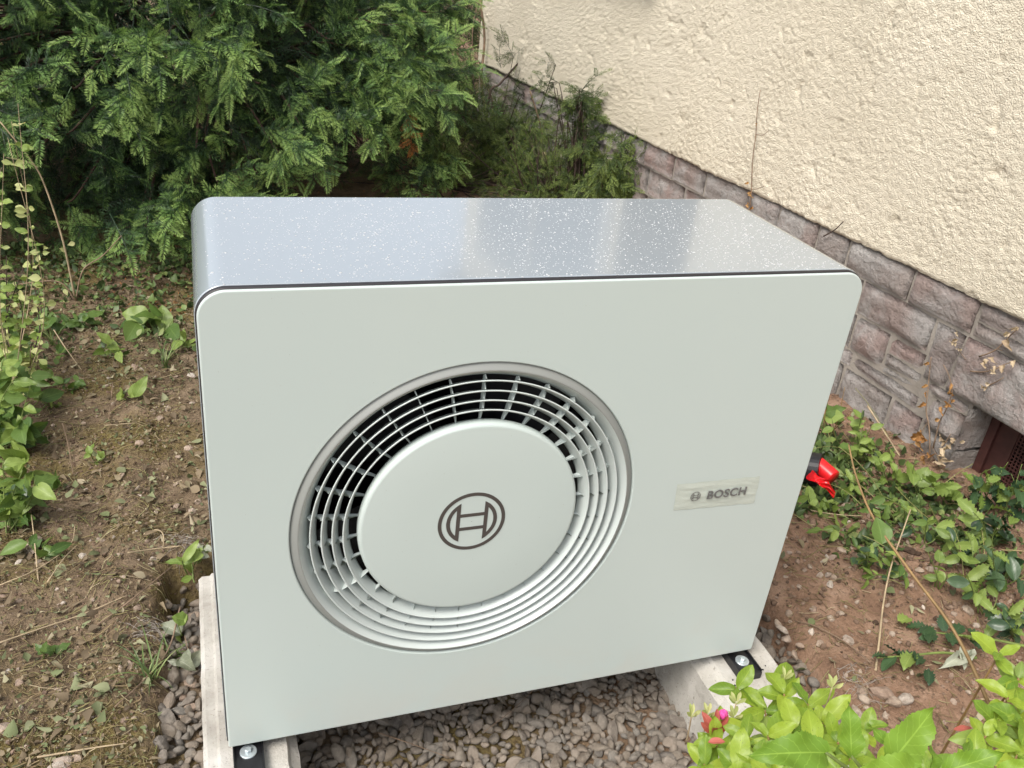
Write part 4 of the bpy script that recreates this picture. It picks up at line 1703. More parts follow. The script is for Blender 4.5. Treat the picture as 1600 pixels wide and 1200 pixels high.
# narrow upright sapling against the wall
sp = []
for k in range(80):
    py = rnd(138, 304)
    px = 906+rnd(-13, 13)*(0.6+0.4*(py > 170))+(4 if py < 180 else 0)
    p = at_y(px, py, 3.25+rnd(-0.06, 0.06))
    sp.append((p, np.array([rnd(-0.8, 0.8), -0.25, rnd(-0.9, 0.5)]), rnd(0.7, 1.05)))
for (px, py) in ((893, 166), (886, 156), (878, 148), (870, 138), (864, 128), (882, 160), (874, 130), (866, 134)):
    sp.append((at_y(px, py, 3.25), np.array([-0.8, -0.1, 0.5*rnd(-1, 1)]), 0.75))
b = at_y(905, 300, 3.25)
shoot_bush('narrow upright yew sapling rising against the stone wall', (b[0], b[1], -0.13), sp, seed=6, tintshift=-0.05, group='yew saplings by the wall', var=SPRS)
sp = []
for k in range(150):
    px, py = rnd(932, 1002), rnd(205, 304)
    if py < 240 and (945 < px < 962 or px < 940 or px > 990):
        continue
    p = at_y(px, py, 2.95+rnd(-0.12, 0.12))
    sp.append((p, np.array([rnd(-0.7, 0.7), -0.3, rnd(-1.0, 0.3)]), rnd(0.8, 1.2)))
b = at_y(968, 305, 2.95)
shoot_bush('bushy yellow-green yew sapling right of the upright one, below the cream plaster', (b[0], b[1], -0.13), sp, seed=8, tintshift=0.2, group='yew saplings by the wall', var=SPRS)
# hedge far behind; shade of the house corner put into its tint
sp = []
for k in range(330):
    p = np.array([rnd(0.6, 2.2), rnd(5.3, 6.4), rnd(-0.05, 1.4)])
    sp.append((p, np.array([rnd(-0.8, 0.8), -0.6, rnd(-0.9, 0.3)]), rnd(1.3, 1.9)))
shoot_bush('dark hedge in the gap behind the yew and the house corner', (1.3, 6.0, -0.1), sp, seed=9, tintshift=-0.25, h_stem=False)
# bare stems leaning on the wall corner
for (pts, y, rr, lab) in (
        ([(750, 0), (757, 60), (752, 130), (760, 185)], 4.9, 0.012, 'tall brown stem rising along the house corner'),
        ([(833, 72), (806, 103), (780, 132), (765, 150)], 4.4, 0.009, 'dark bare stick leaning across the plaster near the house corner'),
        ([(748, 0), (738, 50), (744, 110), (770, 160)], 4.7, 0.006, 'thin bent brown stem next to the tall corner stem'),
        ([(828, 142), (840, 180), (846, 205), (845, 240)], 3.9, 0.007, 'thin brown stem in front of the sandstone base'),
        ([(800, 200), (808, 230), (818, 262)], 3.9, 0.009, 'short brown stem among shaded shoots')):
    P = [at_y(px, py, y) for px, py in pts]
    last = P[-1].copy()
    P.append(np.array([last[0], last[1]+0.02, -0.12]))
    mb = MB()
    Pc = smoothcurve(P, 20)
    mb.tube(Pc, np.linspace(rr*0.6, rr, len(Pc)), 6)
    tag(obj('bare_stem', mb.mesh('bare_stem'), M['darktwig' if rr == 0.009 else 'twig']), lab, 'stem', 'bare stems by the house corner')
tag(obj('wood_stub', (lambda m: (m.tube([at_y(850, 238, 3.7), at_y(854, 262, 3.7)+np.array([0, 0, -0.02])], [0.013, 0.014], 8), m.mesh('wood_stub'))[1])(MB()), M['straw']), 'pale cut wood stub among the shaded shoots', 'stub')


# ------------------------------------------------------------------ dry creepers on the wall
def wall_vine(label, main, sides, leaves, rr=0.0026, mat='twig', lk='dry', group='dry creepers on the wall', off=0.030):
    P = [on_wall(px, py, off) for px, py in main]
    root = thing('dry_vine', label, 'vine', P[0], group)
    stem(root, P, rr, rr*0.55, mat)
    for sdp in sides:
        stem(root, [on_wall(px, py, off+0.004*k) for k, (px, py) in enumerate(sdp)], rr*0.6, rr*0.35, mat, name='side_stem')
    for (px, py, sz) in leaves:
        b = on_wall(px, py, off+0.012)
        d = unit(np.array([-0.35, rnd(-1, 1), rnd(-1.0, 0.4)]))
        sz *= 0.72
        leaf(root, lk, b, d, sz, sz*rnd(0.5, 0.9), unit(WN+RNG.normal(size=3)*0.5))
    return root


wall_vine('thin bare creeper stem climbing the cream plaster', [(1172, 322), (1174, 300), (1176, 250), (1181, 210), (1183, 175), (1188, 140)],
          [[(1182, 210), (1192, 211), (1201, 204)], [(1174, 296), (1184, 295), (1194, 291)]],
          [(1170, 285, 0.030), (1173, 300, 0.035), (1168, 318, 0.04), (1176, 322, 0.035), (1182, 195, 0.02)])
wall_vine('creeper with crumpled orange leaves left of the cellar lintel', [(1453, 712), (1452, 670), (1447, 640), (1450, 610), (1452, 585), (1455, 558)],
          [[(1450, 660), (1444, 668), (1438, 680)]],
          [(1452, 566, 0.035), (1450, 602, 0.035), (1448, 612, 0.03), (1447, 630, 0.035), (1440, 634, 0.025), (1444, 682, 0.075), (1436, 684, 0.06), (1450, 688, 0.06), (1445, 712, 0.06), (1452, 714, 0.05)])
wall_vine('creeper with small orange leaves beside the cellar window jamb', [(1458, 700), (1468, 660), (1476, 645), (1482, 630), (1488, 610), (1482, 585), (1474, 570)],
          [[(1476, 645), (1470, 655)]],
          [(1489, 602, 0.035), (1484, 615, 0.03), (1491, 618, 0.03), (1478, 632, 0.045), (1472, 636, 0.04), (1468, 655, 0.03), (1492, 625, 0.025), (1484, 632, 0.03)])
wall_vine('grey dead creeper remains at the foot of the window jamb', [(1466, 730), (1470, 705), (1478, 690), (1486, 678)],
          [[(1470, 705), (1480, 700), (1492, 690)], [(1468, 716), (1460, 706), (1456, 698)]],
          [(1472, 700, 0.05), (1480, 690, 0.045), (1476, 712, 0.055), (1466, 722, 0.05), (1486, 702, 0.04), (1490, 684, 0.03), (1508, 690, 0.03)], lk='tan')
wall_vine('bare creeper twig with pale tufts across the lintel', [(1530, 557), (1545, 552), (1558, 545), (1568, 535), (1578, 525), (1592, 512)],
          [[(1558, 545), (1566, 548)]], [(1574, 532, 0.045), (1578, 520, 0.035), (1582, 514, 0.03), (1592, 512, 0.03), (1537, 565, 0.04), (1545, 563, 0.035), (1553, 558, 0.03)], lk='tan')
wall_vine('bare creeper twig with dry buds lower on the lintel', [(1516, 580), (1535, 581), (1552, 578), (1566, 571), (1582, 565)],
          [[(1552, 578), (1556, 572)]], [(1555, 572, 0.03), (1567, 571, 0.035), (1582, 564, 0.03), (1549, 581, 0.028)], lk='tan')
wall_vine('short bare twig at the right end of the lintel', [(1544, 602), (1556, 597), (1568, 590)], [], [(1543, 605, 0.035), (1547, 600, 0.025)], lk='tan', rr=0.0025)
wall_vine('tiny curled creeper on the slanted jamb stone', [(1497, 545), (1500, 550), (1509, 562)], [], [(1496, 518, 0.03), (1497, 530, 0.035), (1495, 536, 0.03), (1503, 546, 0.025)], lk='tan', rr=0.002)
wall_vine('thin dark twig stuck across the top stone course', [(1287, 369), (1300, 362), (1308, 356), (1318, 346)], [], [], rr=0.003, mat='darktwig')

# ------------------------------------------------------------------ drain pipe with red plug
P = at_z(1276, 735, -0.055)
pipe = thing('drain_pipe', 'black drain pipe stub lying on the soil behind the heat pump', 'pipe', (P[0], P[1], -0.13))
ax = unit(np.array([0.55, -0.62, 0.18]))
mb = MB()
mb.tube([P-ax*0.35, P-ax*0.02, P-ax*0.02, P+ax*0.012, P+ax*0.012], [0.046, 0.046, 0.054, 0.054, 0.046], 28, cap=False)
mb.tube([P+ax*0.012, P-ax*0.05], [0.0459, 0.043], 28, cap=False)
obj('tube', mb.mesh('tube', smooth=False), M['blackpipe'], pipe)
mb = MB()
mb.tube([P-ax*0.051, P-ax*0.0505], [0.043, 0.043], 28)
obj('end_disc', mb.mesh('end_disc'), M['black'], pipe)
rp = thing('red_pipe', 'short bright red plastic pipe with torn red film hanging from it', 'pipe', (P[0], P[1], -0.08))
ax2 = unit(np.array([0.26, -0.93, -0.18]))
P2 = P+ax2*0.005+np.array([0.004, 0, 0.016])
mb = MB()
mb.tube([P2-ax2*0.03, P2+ax2*0.050, P2+ax2*0.053, P2+ax2*0.053], [0.0265, 0.0265, 0.0255, 0.0215], 28, cap=False)
mb.tube([P2+ax2*0.053, P2+ax2*0.02], [0.0214, 0.0210], 28, cap=False)
V, Q = None, None
obj('tube', mb.mesh('tube'), M['redpipe'], rp)
mb = MB()
mb.tube([P2+ax2*0.035, P2+ax2*0.0355], [0.0212, 0.0212], 28)
obj('bore', mb.mesh('bore'), M['pinkend'], rp)
dd = float(np.linalg.norm(P2-CAM)/np.linalg.norm(ray(1282, 730)))
path = smoothcurve([at_t(1264, 740, dd-0.03), at_t(1272, 746, dd-0.09), at_t(1284, 753, dd-0.11), at_t(1294, 760, dd-0.10), at_t(1304, 774, dd-0.08)], 40)
nn = len(path)
wv = np.linspace(-1, 1, 9)
side = unit(_u*0.75+_r*0.55)
Vf = []
for k in range(nn):
    f_ = k/(nn-1)
    wd = 0.0145*(1.0+0.15*math.sin(f_*13)-0.35*f_)
    for w in wv:
        Vf.append(path[k]+side*w*wd-_f*(0.006*math.sin(w*2.6+f_*9)+0.003*math.sin(w*6-f_*19)))
i = np.arange(nn-1)[:, None]*9
j = np.arange(8)[None, :]
obj('torn_film', mesh_np('torn_film', np.array(Vf), [np.stack([i+j, i+j+1, i+9+j+1, i+9+j], -1).reshape(-1, 4)], smooth=False), M['redfilm'], rp)


# ------------------------------------------------------------------ plants
def sprout(label, cat, name, base, tips, lk, llen, lw, nleaf, mat='greenstem', rr=0.003, group=None, seed=0, ldir=0.6, droop=-0.1, start=0.25, pair=False, lname='leaf', shrink=1.0):
    """stems from base to each tip with leaves along them"""
    r_ = np.random.default_rng(seed)
    root = thing(name, label, cat, base, group)
    kinds = lk if isinstance(lk, (list, tuple)) else [lk]
    llen = llen*shrink
    for tp_ in tips:
        tp_ = np.asarray(tp_, float)
        b = np.asarray(base, float)+np.append(r_.normal(size=2)*0.01, 0)
        midp = b*0.5+tp_*0.5+r_.normal(size=3)*np.linalg.norm(tp_-b)*0.10
        Pm = stem(root, [b, midp, tp_], rr, rr*0.4, mat, n=14, k=5)
        ax_ = unit(tp_-b)
        for q in range(nleaf):
            f = start+(1-start)*(q+0.6*r_.uniform())/nleaf
            idx = min(len(Pm)-1, int(f*(len(Pm)-1)))
            for s_ in ((-1, 1) if pair else (1,)):
                rv = r_.normal(size=3)
                sd_ = unit(np.cross(ax_, rv))*s_
                d = unit(ax_*(1-ldir)+sd_*ldir+np.array([0, 0, droop]))
                sz = llen*r_.uniform(0.55, 1.2)
                leaf(root, kinds[int(r_.integers(len(kinds)))], Pm[idx], d, sz, sz*lw*r_.uniform(0.8, 1.15), unit(UPV*0.7+np.array([-0.2, -0.6, 0])+r_.normal(size=3)*0.4), r=r_, name=lname)
    return root


def G(px, py, z=None):
    """ground point seen at a pixel"""
    p = at_z(px, py, -0.1)
    for _ in range(4):
        p = at_z(px, py, ghs(p[0], p[1]))
    return p


def up(px, py, base):
    """point above/near base seen at a pixel, at the depth of base"""
    return at_y(px, py, base[1])


# -- left: barberry-like shrub with small pale leaves
b = G(20, 640)
b[1] -= 0.0
def U(px, py, dy=0.0):
    return at_y(px, py, b[1]+dy)
sprout('arching shrub with tiny yellow-tipped pale leaves at the left edge', 'shrub', 'pale_shrub', b,
       [U(28, 162), U(12, 215), U(2, 262), U(-15, 330), U(18, 190), U(6, 240)], ['pale', 'pale', 'light'], 0.031, 0.62, 21, 'straw', 0.0016, seed=31, ldir=0.75, group='pale shrubs at the left edge')
b2 = G(35, 600)
b = b2
sprout('slim upright shoot with small round pale green leaves left of the yew', 'shrub', 'pale_shrub', b2, [U(42, 370), U(36, 420), U(10, 400), U(22, 440), U(60, 450)], ['pale', 'light', 'light'], 0.030, 0.75, 15, 'darktwig', 0.003, seed=33, ldir=0.8, group='pale shrubs at the left edge')
b3 = G(118, 470)
b = b3
dead = thing('dead_stalk', 'thin dead arching stalk before the yew', 'stalk', b3)
stem(dead, [b3, U(98, 375), U(70, 290), U(48, 250), U(0, 190)], 0.004, 0.0022, 'straw')
stem(dead, [b3, U(130, 422), U(160, 400), U(190, 368)], 0.0035, 0.0018, 'twig')
stem(dead, [U(60, 262), U(40, 252), U(10, 246)], 0.002, 0.001, 'straw')
stem(dead, [b3, U(90, 440), U(14, 446)], 0.003, 0.0018, 'twig')
for (px, py) in ((68, 390), (78, 394), (62, 398), (92, 388), (105, 383), (85, 466), (98, 470), (106, 462), (92, 478), (112, 474)):
    leaf(dead, 'pale', U(px, py), unit(RNG.normal(size=3)), 0.028, 0.018, np.array([0, -1, 0.4]))
b4 = G(18, 620)
b = b4
sprout('low pale pinkish-leaved tuft at the left edge', 'shrub', 'pale_shrub', b4, [U(30, 535), U(48, 545), U(12, 530), U(60, 555), U(2, 540), U(20, 550), U(40, 560)], ['pale', 'pale', 'light'], 0.040, 0.7, 10, 'twig', 0.003, seed=35, ldir=0.8, group='pale shrubs at the left edge')

# -- left: leafy weeds and ivy
spots = [(20, 650, [(10, 575), (40, 570), (55, 590), (25, 600)], 'mid', 0.085, 0.55, 4, 'glossy green leafy plant at the left edge under the pale tuft'),
         (5, 700, [(15, 640), (35, 650), (0, 655)], 'mid', 0.075, 0.55, 4, 'small leafy plant at the left edge, second from the top'),
         (25, 760, [(30, 700), (50, 715), (10, 700), (55, 735)], 'light', 0.080, 0.5, 4, 'bright green leafy clump low at the left edge'),
         (10, 800, [(15, 760), (45, 765), (0, 770)], ['ivy', 'ivymid'], 0.07, 0.9, 4, 'dark lobed ivy patch low at the left edge'),
         (240, 520, [(205, 500), (215, 515), (235, 490), (255, 488), (270, 500), (285, 515)], ['mid', 'light'], 0.090, 0.75, 2, 'broad-leaved weed under the yew left of the heat pump'),
         (285, 545, [(292, 520), (300, 540), (280, 530)], 'light', 0.055, 0.6, 3, 'small weed touching the upper left edge of the heat pump'),
         (175, 560, [(170, 545), (185, 548), (178, 535)], 'light', 0.050, 0.55, 3, 'small bright seedling on the soil under the yew'),
         (215, 545, [(205, 555), (216, 556), (225, 550)], 'mid', 0.055, 0.75, 2, 'rounded seedling right of the bright one'),
         (200, 625, [(195, 615), (215, 620)], 'light', 0.07, 0.5, 2, 'flat bright leaf pair on bare soil left of the unit'),
         (90, 520, [(60, 500), (85, 490), (105, 500), (120, 520)], 'nettle', 0.06, 0.6, 4, 'dark nettle-like clump in the shade at left'),
         (130, 510, [(120, 495), (140, 492), (155, 505)], 'nettle', 0.055, 0.6, 4, 'low shaded leafy patch next to the nettle-like clump'),
         (60, 590, [(50, 580), (75, 575), (90, 590)], 'light', 0.04, 0.7, 4, 'fine-leaved weed patch before the pale shrubs'),
         (100, 560, [(90, 548), (110, 545), (120, 560)], 'mid', 0.04, 0.6, 4, 'fine-leaved weed patch nearer the yew'),
         (70, 640, [(55, 620), (85, 618), (95, 632)], 'light', 0.038, 0.6, 4, 'fine light weed right of the glossy plant at the left edge'),
         (110, 610, [(100, 598), (125, 596), (118, 610)], 'mid', 0.036, 0.6, 4, 'tiny mid-green weed on soil between shrubs and unit'),
         (40, 690, [(60, 672), (75, 690), (35, 670)], 'ivymid', 0.05, 0.8, 3, 'small lobed-leaf patch behind the bright clump at left'),
         (85, 770, [(75, 752), (100, 755), (92, 770)], 'ivymid', 0.045, 0.8, 3, 'little ivy sprig on soil right of the dark ivy patch'),
         (150, 720, [(140, 708), (165, 712)], 'light', 0.035, 0.7, 3, 'tiny light seedling in the middle of the left soil'),
         (5, 560, [(15, 520), (30, 528), (0, 500)], 'nettle', 0.055, 0.6, 4, 'shaded nettle-like weed at the very left edge'),
         (70, 690, [(66, 680), (80, 684)], 'mid', 0.03, 0.6, 3, 'pair of small green leaves left of the reddish stalk'),
         (70, 1025, [(62, 1018), (85, 1016)], 'ivymid', 0.04, 0.85, 2, 'two green ivy leaves on the lower left soil'),
         (60, 870, [(40, 845), (70, 850), (85, 862)], 'mid', 0.055, 0.55, 3, 'small green plant near the white stone at left'),
         (290, 990, [(275, 965), (292, 968), (282, 985)], ['light', 'grey'], 0.045, 0.8, 2, 'dusty rounded seedling between soil edge and left plinth'),
         (300, 900, [(285, 875), (292, 862), (300, 888)], 'light', 0.055, 0.4, 2, 'narrow-leaved seedling beside the hole at the left plinth end'),
         (310, 880, [(310, 855), (322, 860), (325, 848), (305, 862)], ['grey', 'light'], 0.030, 0.8, 3, 'dusty white-leaved sprig at the corner of the left plinth'),
         (285, 1050, [(278, 1030), (290, 1035)], 'grey', 0.04, 0.7, 2, 'wilted grey seedling on pebbles left of the plinth')]
for k, (px, py, tips, lk, ll, lw, nl, lab) in enumerate(spots):
    b = G(px, py)
    sprout(lab, 'plant', 'weed', b, [at_y(tx, ty, b[1]+rnd(-0.04, 0.04)) for tx, ty in tips], lk, ll, lw, nl, 'greenstem', 0.002, seed=50+k, ldir=0.7, start=0.45)

for k, (px, py, tips, lk, ll, lab) in enumerate([
        (8, 700, [(5, 560), (30, 580), (48, 600), (20, 620), (50, 640), (5, 640), (35, 665)], ['mid', 'light'], 0.062, 'dense leafy bush filling the left edge below the pale tuft'),
        (5, 590, [(0, 430), (20, 460), (10, 490), (35, 500), (45, 520), (5, 520)], ['light', 'pale', 'mid'], 0.034, 'fine-leaved bush at the left edge in front of the yew'),
        (15, 830, [(5, 720), (35, 735), (55, 750), (20, 770), (60, 780), (8, 790)], ['mid', 'light', 'ivymid'], 0.060, 'low leafy growth spreading over soil at the left edge')]):
    b = G(px, py)
    sprout(lab, 'bush', 'leafy_bush', b, [at_y(tx, ty, b[1]+rnd(-0.05, 0.05)) for tx, ty in tips], lk, ll, 0.58, 9, 'greenstem', 0.0022, seed=140+k, ldir=0.75, start=0.25)
# grass tufts


def grass(label, px, py, n_, h, spread, seed, mat='lf_light'):
    r_ = np.random.default_rng(seed)
    b = G(px, py)
    mb_ = MB()
    for _ in range(n_):
        a = r_.uniform(0, 6.28)
        d = np.array([math.cos(a), math.sin(a), 0])
        l_ = h*r_.uniform(0.5, 1.1)
        f = np.linspace(0, 1, 7)
        lean = r_.uniform(0.3, 1.0)*spread
        P = b+np.outer(f**1.3*lean*l_, d)+np.outer((f-0.55*lean*f**2.4)*l_, UPV)+np.append(r_.normal(size=2)*0.006, 0)
        wv_ = 0.0016*(1-f**2)+0.0003
        s_ = unit(np.cross(d, UPV))
        V = np.stack([P-s_*wv_[:, None], P+np.array([0, 0, -0.0008]), P+s_*wv_[:, None]], 1).reshape(-1, 3)
        i = np.arange(6)[:, None]*3
        j = np.arange(2)[None, :]
        mb_.add(V, np.stack([i+j, i+j+1, i+3+j+1, i+3+j], -1).reshape(-1, 4), a=r_.uniform(0.45, 1.0))
    tag(obj('grass_tuft', mb_.mesh('grass_tuft', tint=True), M['clip']), label, 'grass', 'grass tufts')


grass('bright grass tuft on soil left of the heat pump', 258, 575, 16, 0.14, 0.9, 1)
grass('sparse grass tuft at the soil edge beside the left plinth', 238, 1062, 18, 0.10, 1.25, 2)
grass('thin grass blades at the trench edge near the left pebbles', 272, 1030, 10, 0.08, 1.0, 3)
grass('small grass tuft in the shade beside the nettles', 82, 540, 16, 0.12, 0.8, 4)

# -- right: weeds along the wall and cut branches
hz = [
    (1300, 690, [(1290, 610), (1320, 605), (1300, 590), (1335, 640), (1285, 650)], 'fern', 0.075, 0.75, 3, 'redstem', 'lobed dark weed against the wall beside the heat pump edge'),
    (1330, 720, [(1300, 655), (1325, 660), (1345, 680), (1318, 690)], ['nettle', 'light'], 0.06, 0.65, 4, 'greenstem', 'leafy weed right above the red pipe'),
    (1345, 720, [(1352, 650), (1362, 665), (1348, 640), (1368, 690), (1340, 668)], 'light', 0.05, 0.45, 6, 'greenstem', 'upright pale green weed with narrow leaves by the wall'),
    (1390, 760, [(1385, 700), (1402, 728), (1375, 720), (1410, 745)], ['light', 'ivylight'], 0.065, 0.6, 5, 'greenstem', 'bright green cut shoots against the wall foot'),
    (1440, 775, [(1420, 735), (1445, 738), (1470, 745), (1430, 720)], ['ivylight', 'light'], 0.075, 0.8, 3, 'greenstem', 'broad bright leaves before the grey creeper remains'),
    (1480, 790, [(1470, 752), (1500, 760), (1490, 775), (1455, 765)], ['hollylight', 'light'], 0.07, 0.6, 4, 'greenstem', 'pale holly shoots left of the cellar window'),
    (1540, 790, [(1530, 752), (1555, 730), (1575, 722), (1560, 760), (1520, 745)], ['holly', 'ivy'], 0.07, 0.6, 5, 'greenstem', 'dark holly shoots in front of the cellar window screen'),
    (1590, 800, [(1597, 725), (1580, 740), (1600, 760), (1565, 735)], 'holly', 0.085, 0.6, 5, 'greenstem', 'tall holly stem at the right edge before the cellar window'),
    (1545, 850, [(1520, 800), (1550, 790), (1570, 810), (1535, 825), (1590, 815)], ['holly', 'dark', 'hollylight'], 0.07, 0.55, 6, 'greenstem', 'dense dark holly branch below the cellar window'),
    (1500, 880, [(1495, 800), (1480, 830), (1515, 835), (1530, 860)], ['dark', 'light', 'holly'], 0.065, 0.5, 6, 'greenstem', 'cut holly branch with yellow-green stem standing in the heap'),
    (1570, 920, [(1550, 850), (1590, 870), (1600, 900), (1560, 890), (1540, 880)], ['dark', 'mid', 'holly'], 0.085, 0.5, 5, 'greenstem', 'broad dark leaves at the right edge above the soil'),
    (1530, 950, [(1510, 895), (1540, 900), (1560, 925), (1525, 920)], ['hollylight', 'dark'], 0.06, 0.6, 5, 'greenstem', 'light holly leaves over dark ones right of the soil mound'),
    (1590, 1000, [(1570, 950), (1600, 960), (1580, 980), (1555, 965)], ['dark', 'holly'], 0.07, 0.55, 6, 'greenstem', 'dark glossy clump at the right edge above the near shrub'),
    (1400, 820, [(1370, 770), (1400, 780), (1425, 790), (1350, 790), (1440, 800)], ['mid', 'light', 'ivymid'], 0.05, 0.55, 7, 'greenstem', 'loose heap of cut green shoots in the middle of the clearing'),
    (1440, 850, [(1420, 810), (1450, 815), (1470, 830), (1400, 830)], ['mid', 'dark'], 0.05, 0.45, 7, 'greenstem', 'darker cut shoots right of the loose green heap'),
    (1350, 890, [(1330, 850), (1360, 855), (1380, 870), (1340, 880)], ['dark', 'mid'], 0.042, 0.5, 8, 'greenstem', 'small dark leafy heap left of the upright stick'),
    (1390, 900, [(1375, 860), (1400, 865), (1390, 880), (1350, 905)], ['dark', 'mid'], 0.042, 0.5, 8, 'greenstem', 'small dark leafy heap around the foot of the upright stick'),
    (1290, 800, [(1262, 770), (1285, 780), (1310, 785), (1270, 790)], ['light', 'mid'], 0.055, 0.6, 4, 'greenstem', 'cut leafy twig below the red pipe'),
    (1310, 840, [(1255, 826), (1275, 838), (1300, 822), (1330, 815)], ['light', 'mid'], 0.055, 0.55, 4, 'greenstem', 'cut twig with pale leaves lying by the heat pump edge'),
    (1330, 770, [(1318, 740), (1340, 735), (1350, 755), (1310, 760)], ['mid', 'light'], 0.05, 0.5, 6, 'greenstem', 'leafy cuttings right of the hanging red film'),
    (1465, 920, [(1450, 862), (1470, 880), (1480, 895)], ['light'], 0.05, 0.7, 2, 'greenstem', 'single light holly leaf cluster on the reddish mound'),
]
for k, (px, py, tips, lk, ll, lw, nl, sm_, lab) in enumerate(hz):
    b = G(px, py)
    wx = float((WE + WD*((b[1]-WE[1])/WD[1]))[0])-0.04
    if b[0] > wx:
        b[0] = wx
    if py > 940:
        pass
    sprout(lab, 'plant', 'cut_branch' if ('cut' in lab or 'heap' in lab) else 'weed', b, [at_y(tx, ty, b[1]+rnd(-0.05, 0.03)) for tx, ty in tips], (lk if isinstance(lk, list) else [lk])+(['narrow'] if px < 1480 else ['hollylight']), ll, lw, max(2, int(nl*0.85)), sm_, 0.0022, seed=90+k, ldir=0.72, start=0.3, shrink=0.82)

# holly branch lying on the soil
b = G(1600, 1022)+np.array([0, 0, 0.02])
hb = thing('holly_branch', 'dark glossy holly branch lying on the reddish soil', 'branch', b)
for main in ([(1600, 1022), (1540, 1010), (1480, 1003), (1455, 1000)], [(1520, 1040), (1470, 1032), (1420, 1036), (1365, 1040)]):
    Pm = stem(hb, [G(px, py)+np.array([0, 0, 0.025]) for px, py in main], 0.004, 0.0018, 'greenstem')
for (bx, by, tx, ty, w, kd) in ((1452, 997, 1430, 1002, 0.6, 'holly'), (1455, 1000, 1424, 1022, 0.7, 'holly'), (1450, 1002, 1440, 1030, 0.6, 'holly'), (1470, 1000, 1462, 978, 0.6, 'holly'), (1480, 1003, 1482, 1030, 0.6, 'holly'), (1485, 1003, 1500, 985, 0.6, 'holly'), (1440, 990, 1422, 985, 0.6, 'holly'),
                              (1400, 1038, 1376, 1030, 0.45, 'holly'), (1395, 1040, 1374, 1052, 0.55, 'dark'), (1420, 1036, 1400, 1062, 0.7, 'hollylight'), (1428, 1036, 1425, 1060, 0.6, 'holly'), (1425, 1036, 1390, 1030, 0.4, 'holly'), (1380, 1040, 1360, 1040, 0.4, 'holly'), (1445, 1060, 1446, 1076, 0.6, 'holly'),
                              (1505, 1030, 1498, 1072, 0.7, 'grey'), (1490, 1040, 1462, 1066, 0.6, 'grey'), (1508, 1035, 1480, 1078, 0.5, 'grey'), (1510, 1012, 1525, 1030, 0.6, 'holly'), (1530, 1010, 1515, 995, 0.6, 'holly'), (1500, 1008, 1512, 1020, 0.6, 'hollylight'), (1400, 985, 1412, 978, 0.8, 'hollylight')):
    A_ = G(bx, by)+np.array([0, 0, 0.028])
    B_ = G(tx, ty)+np.array([0, 0, rnd(0.012, 0.05)])
    l_ = float(np.linalg.norm(B_-A_))
    l_ = min(l_, 0.055)
    leaf(hb, kd, A_, B_-A_, max(l_, 0.045), max(l_, 0.045)*w, unit(UPV+RNG.normal(size=3)*0.3))

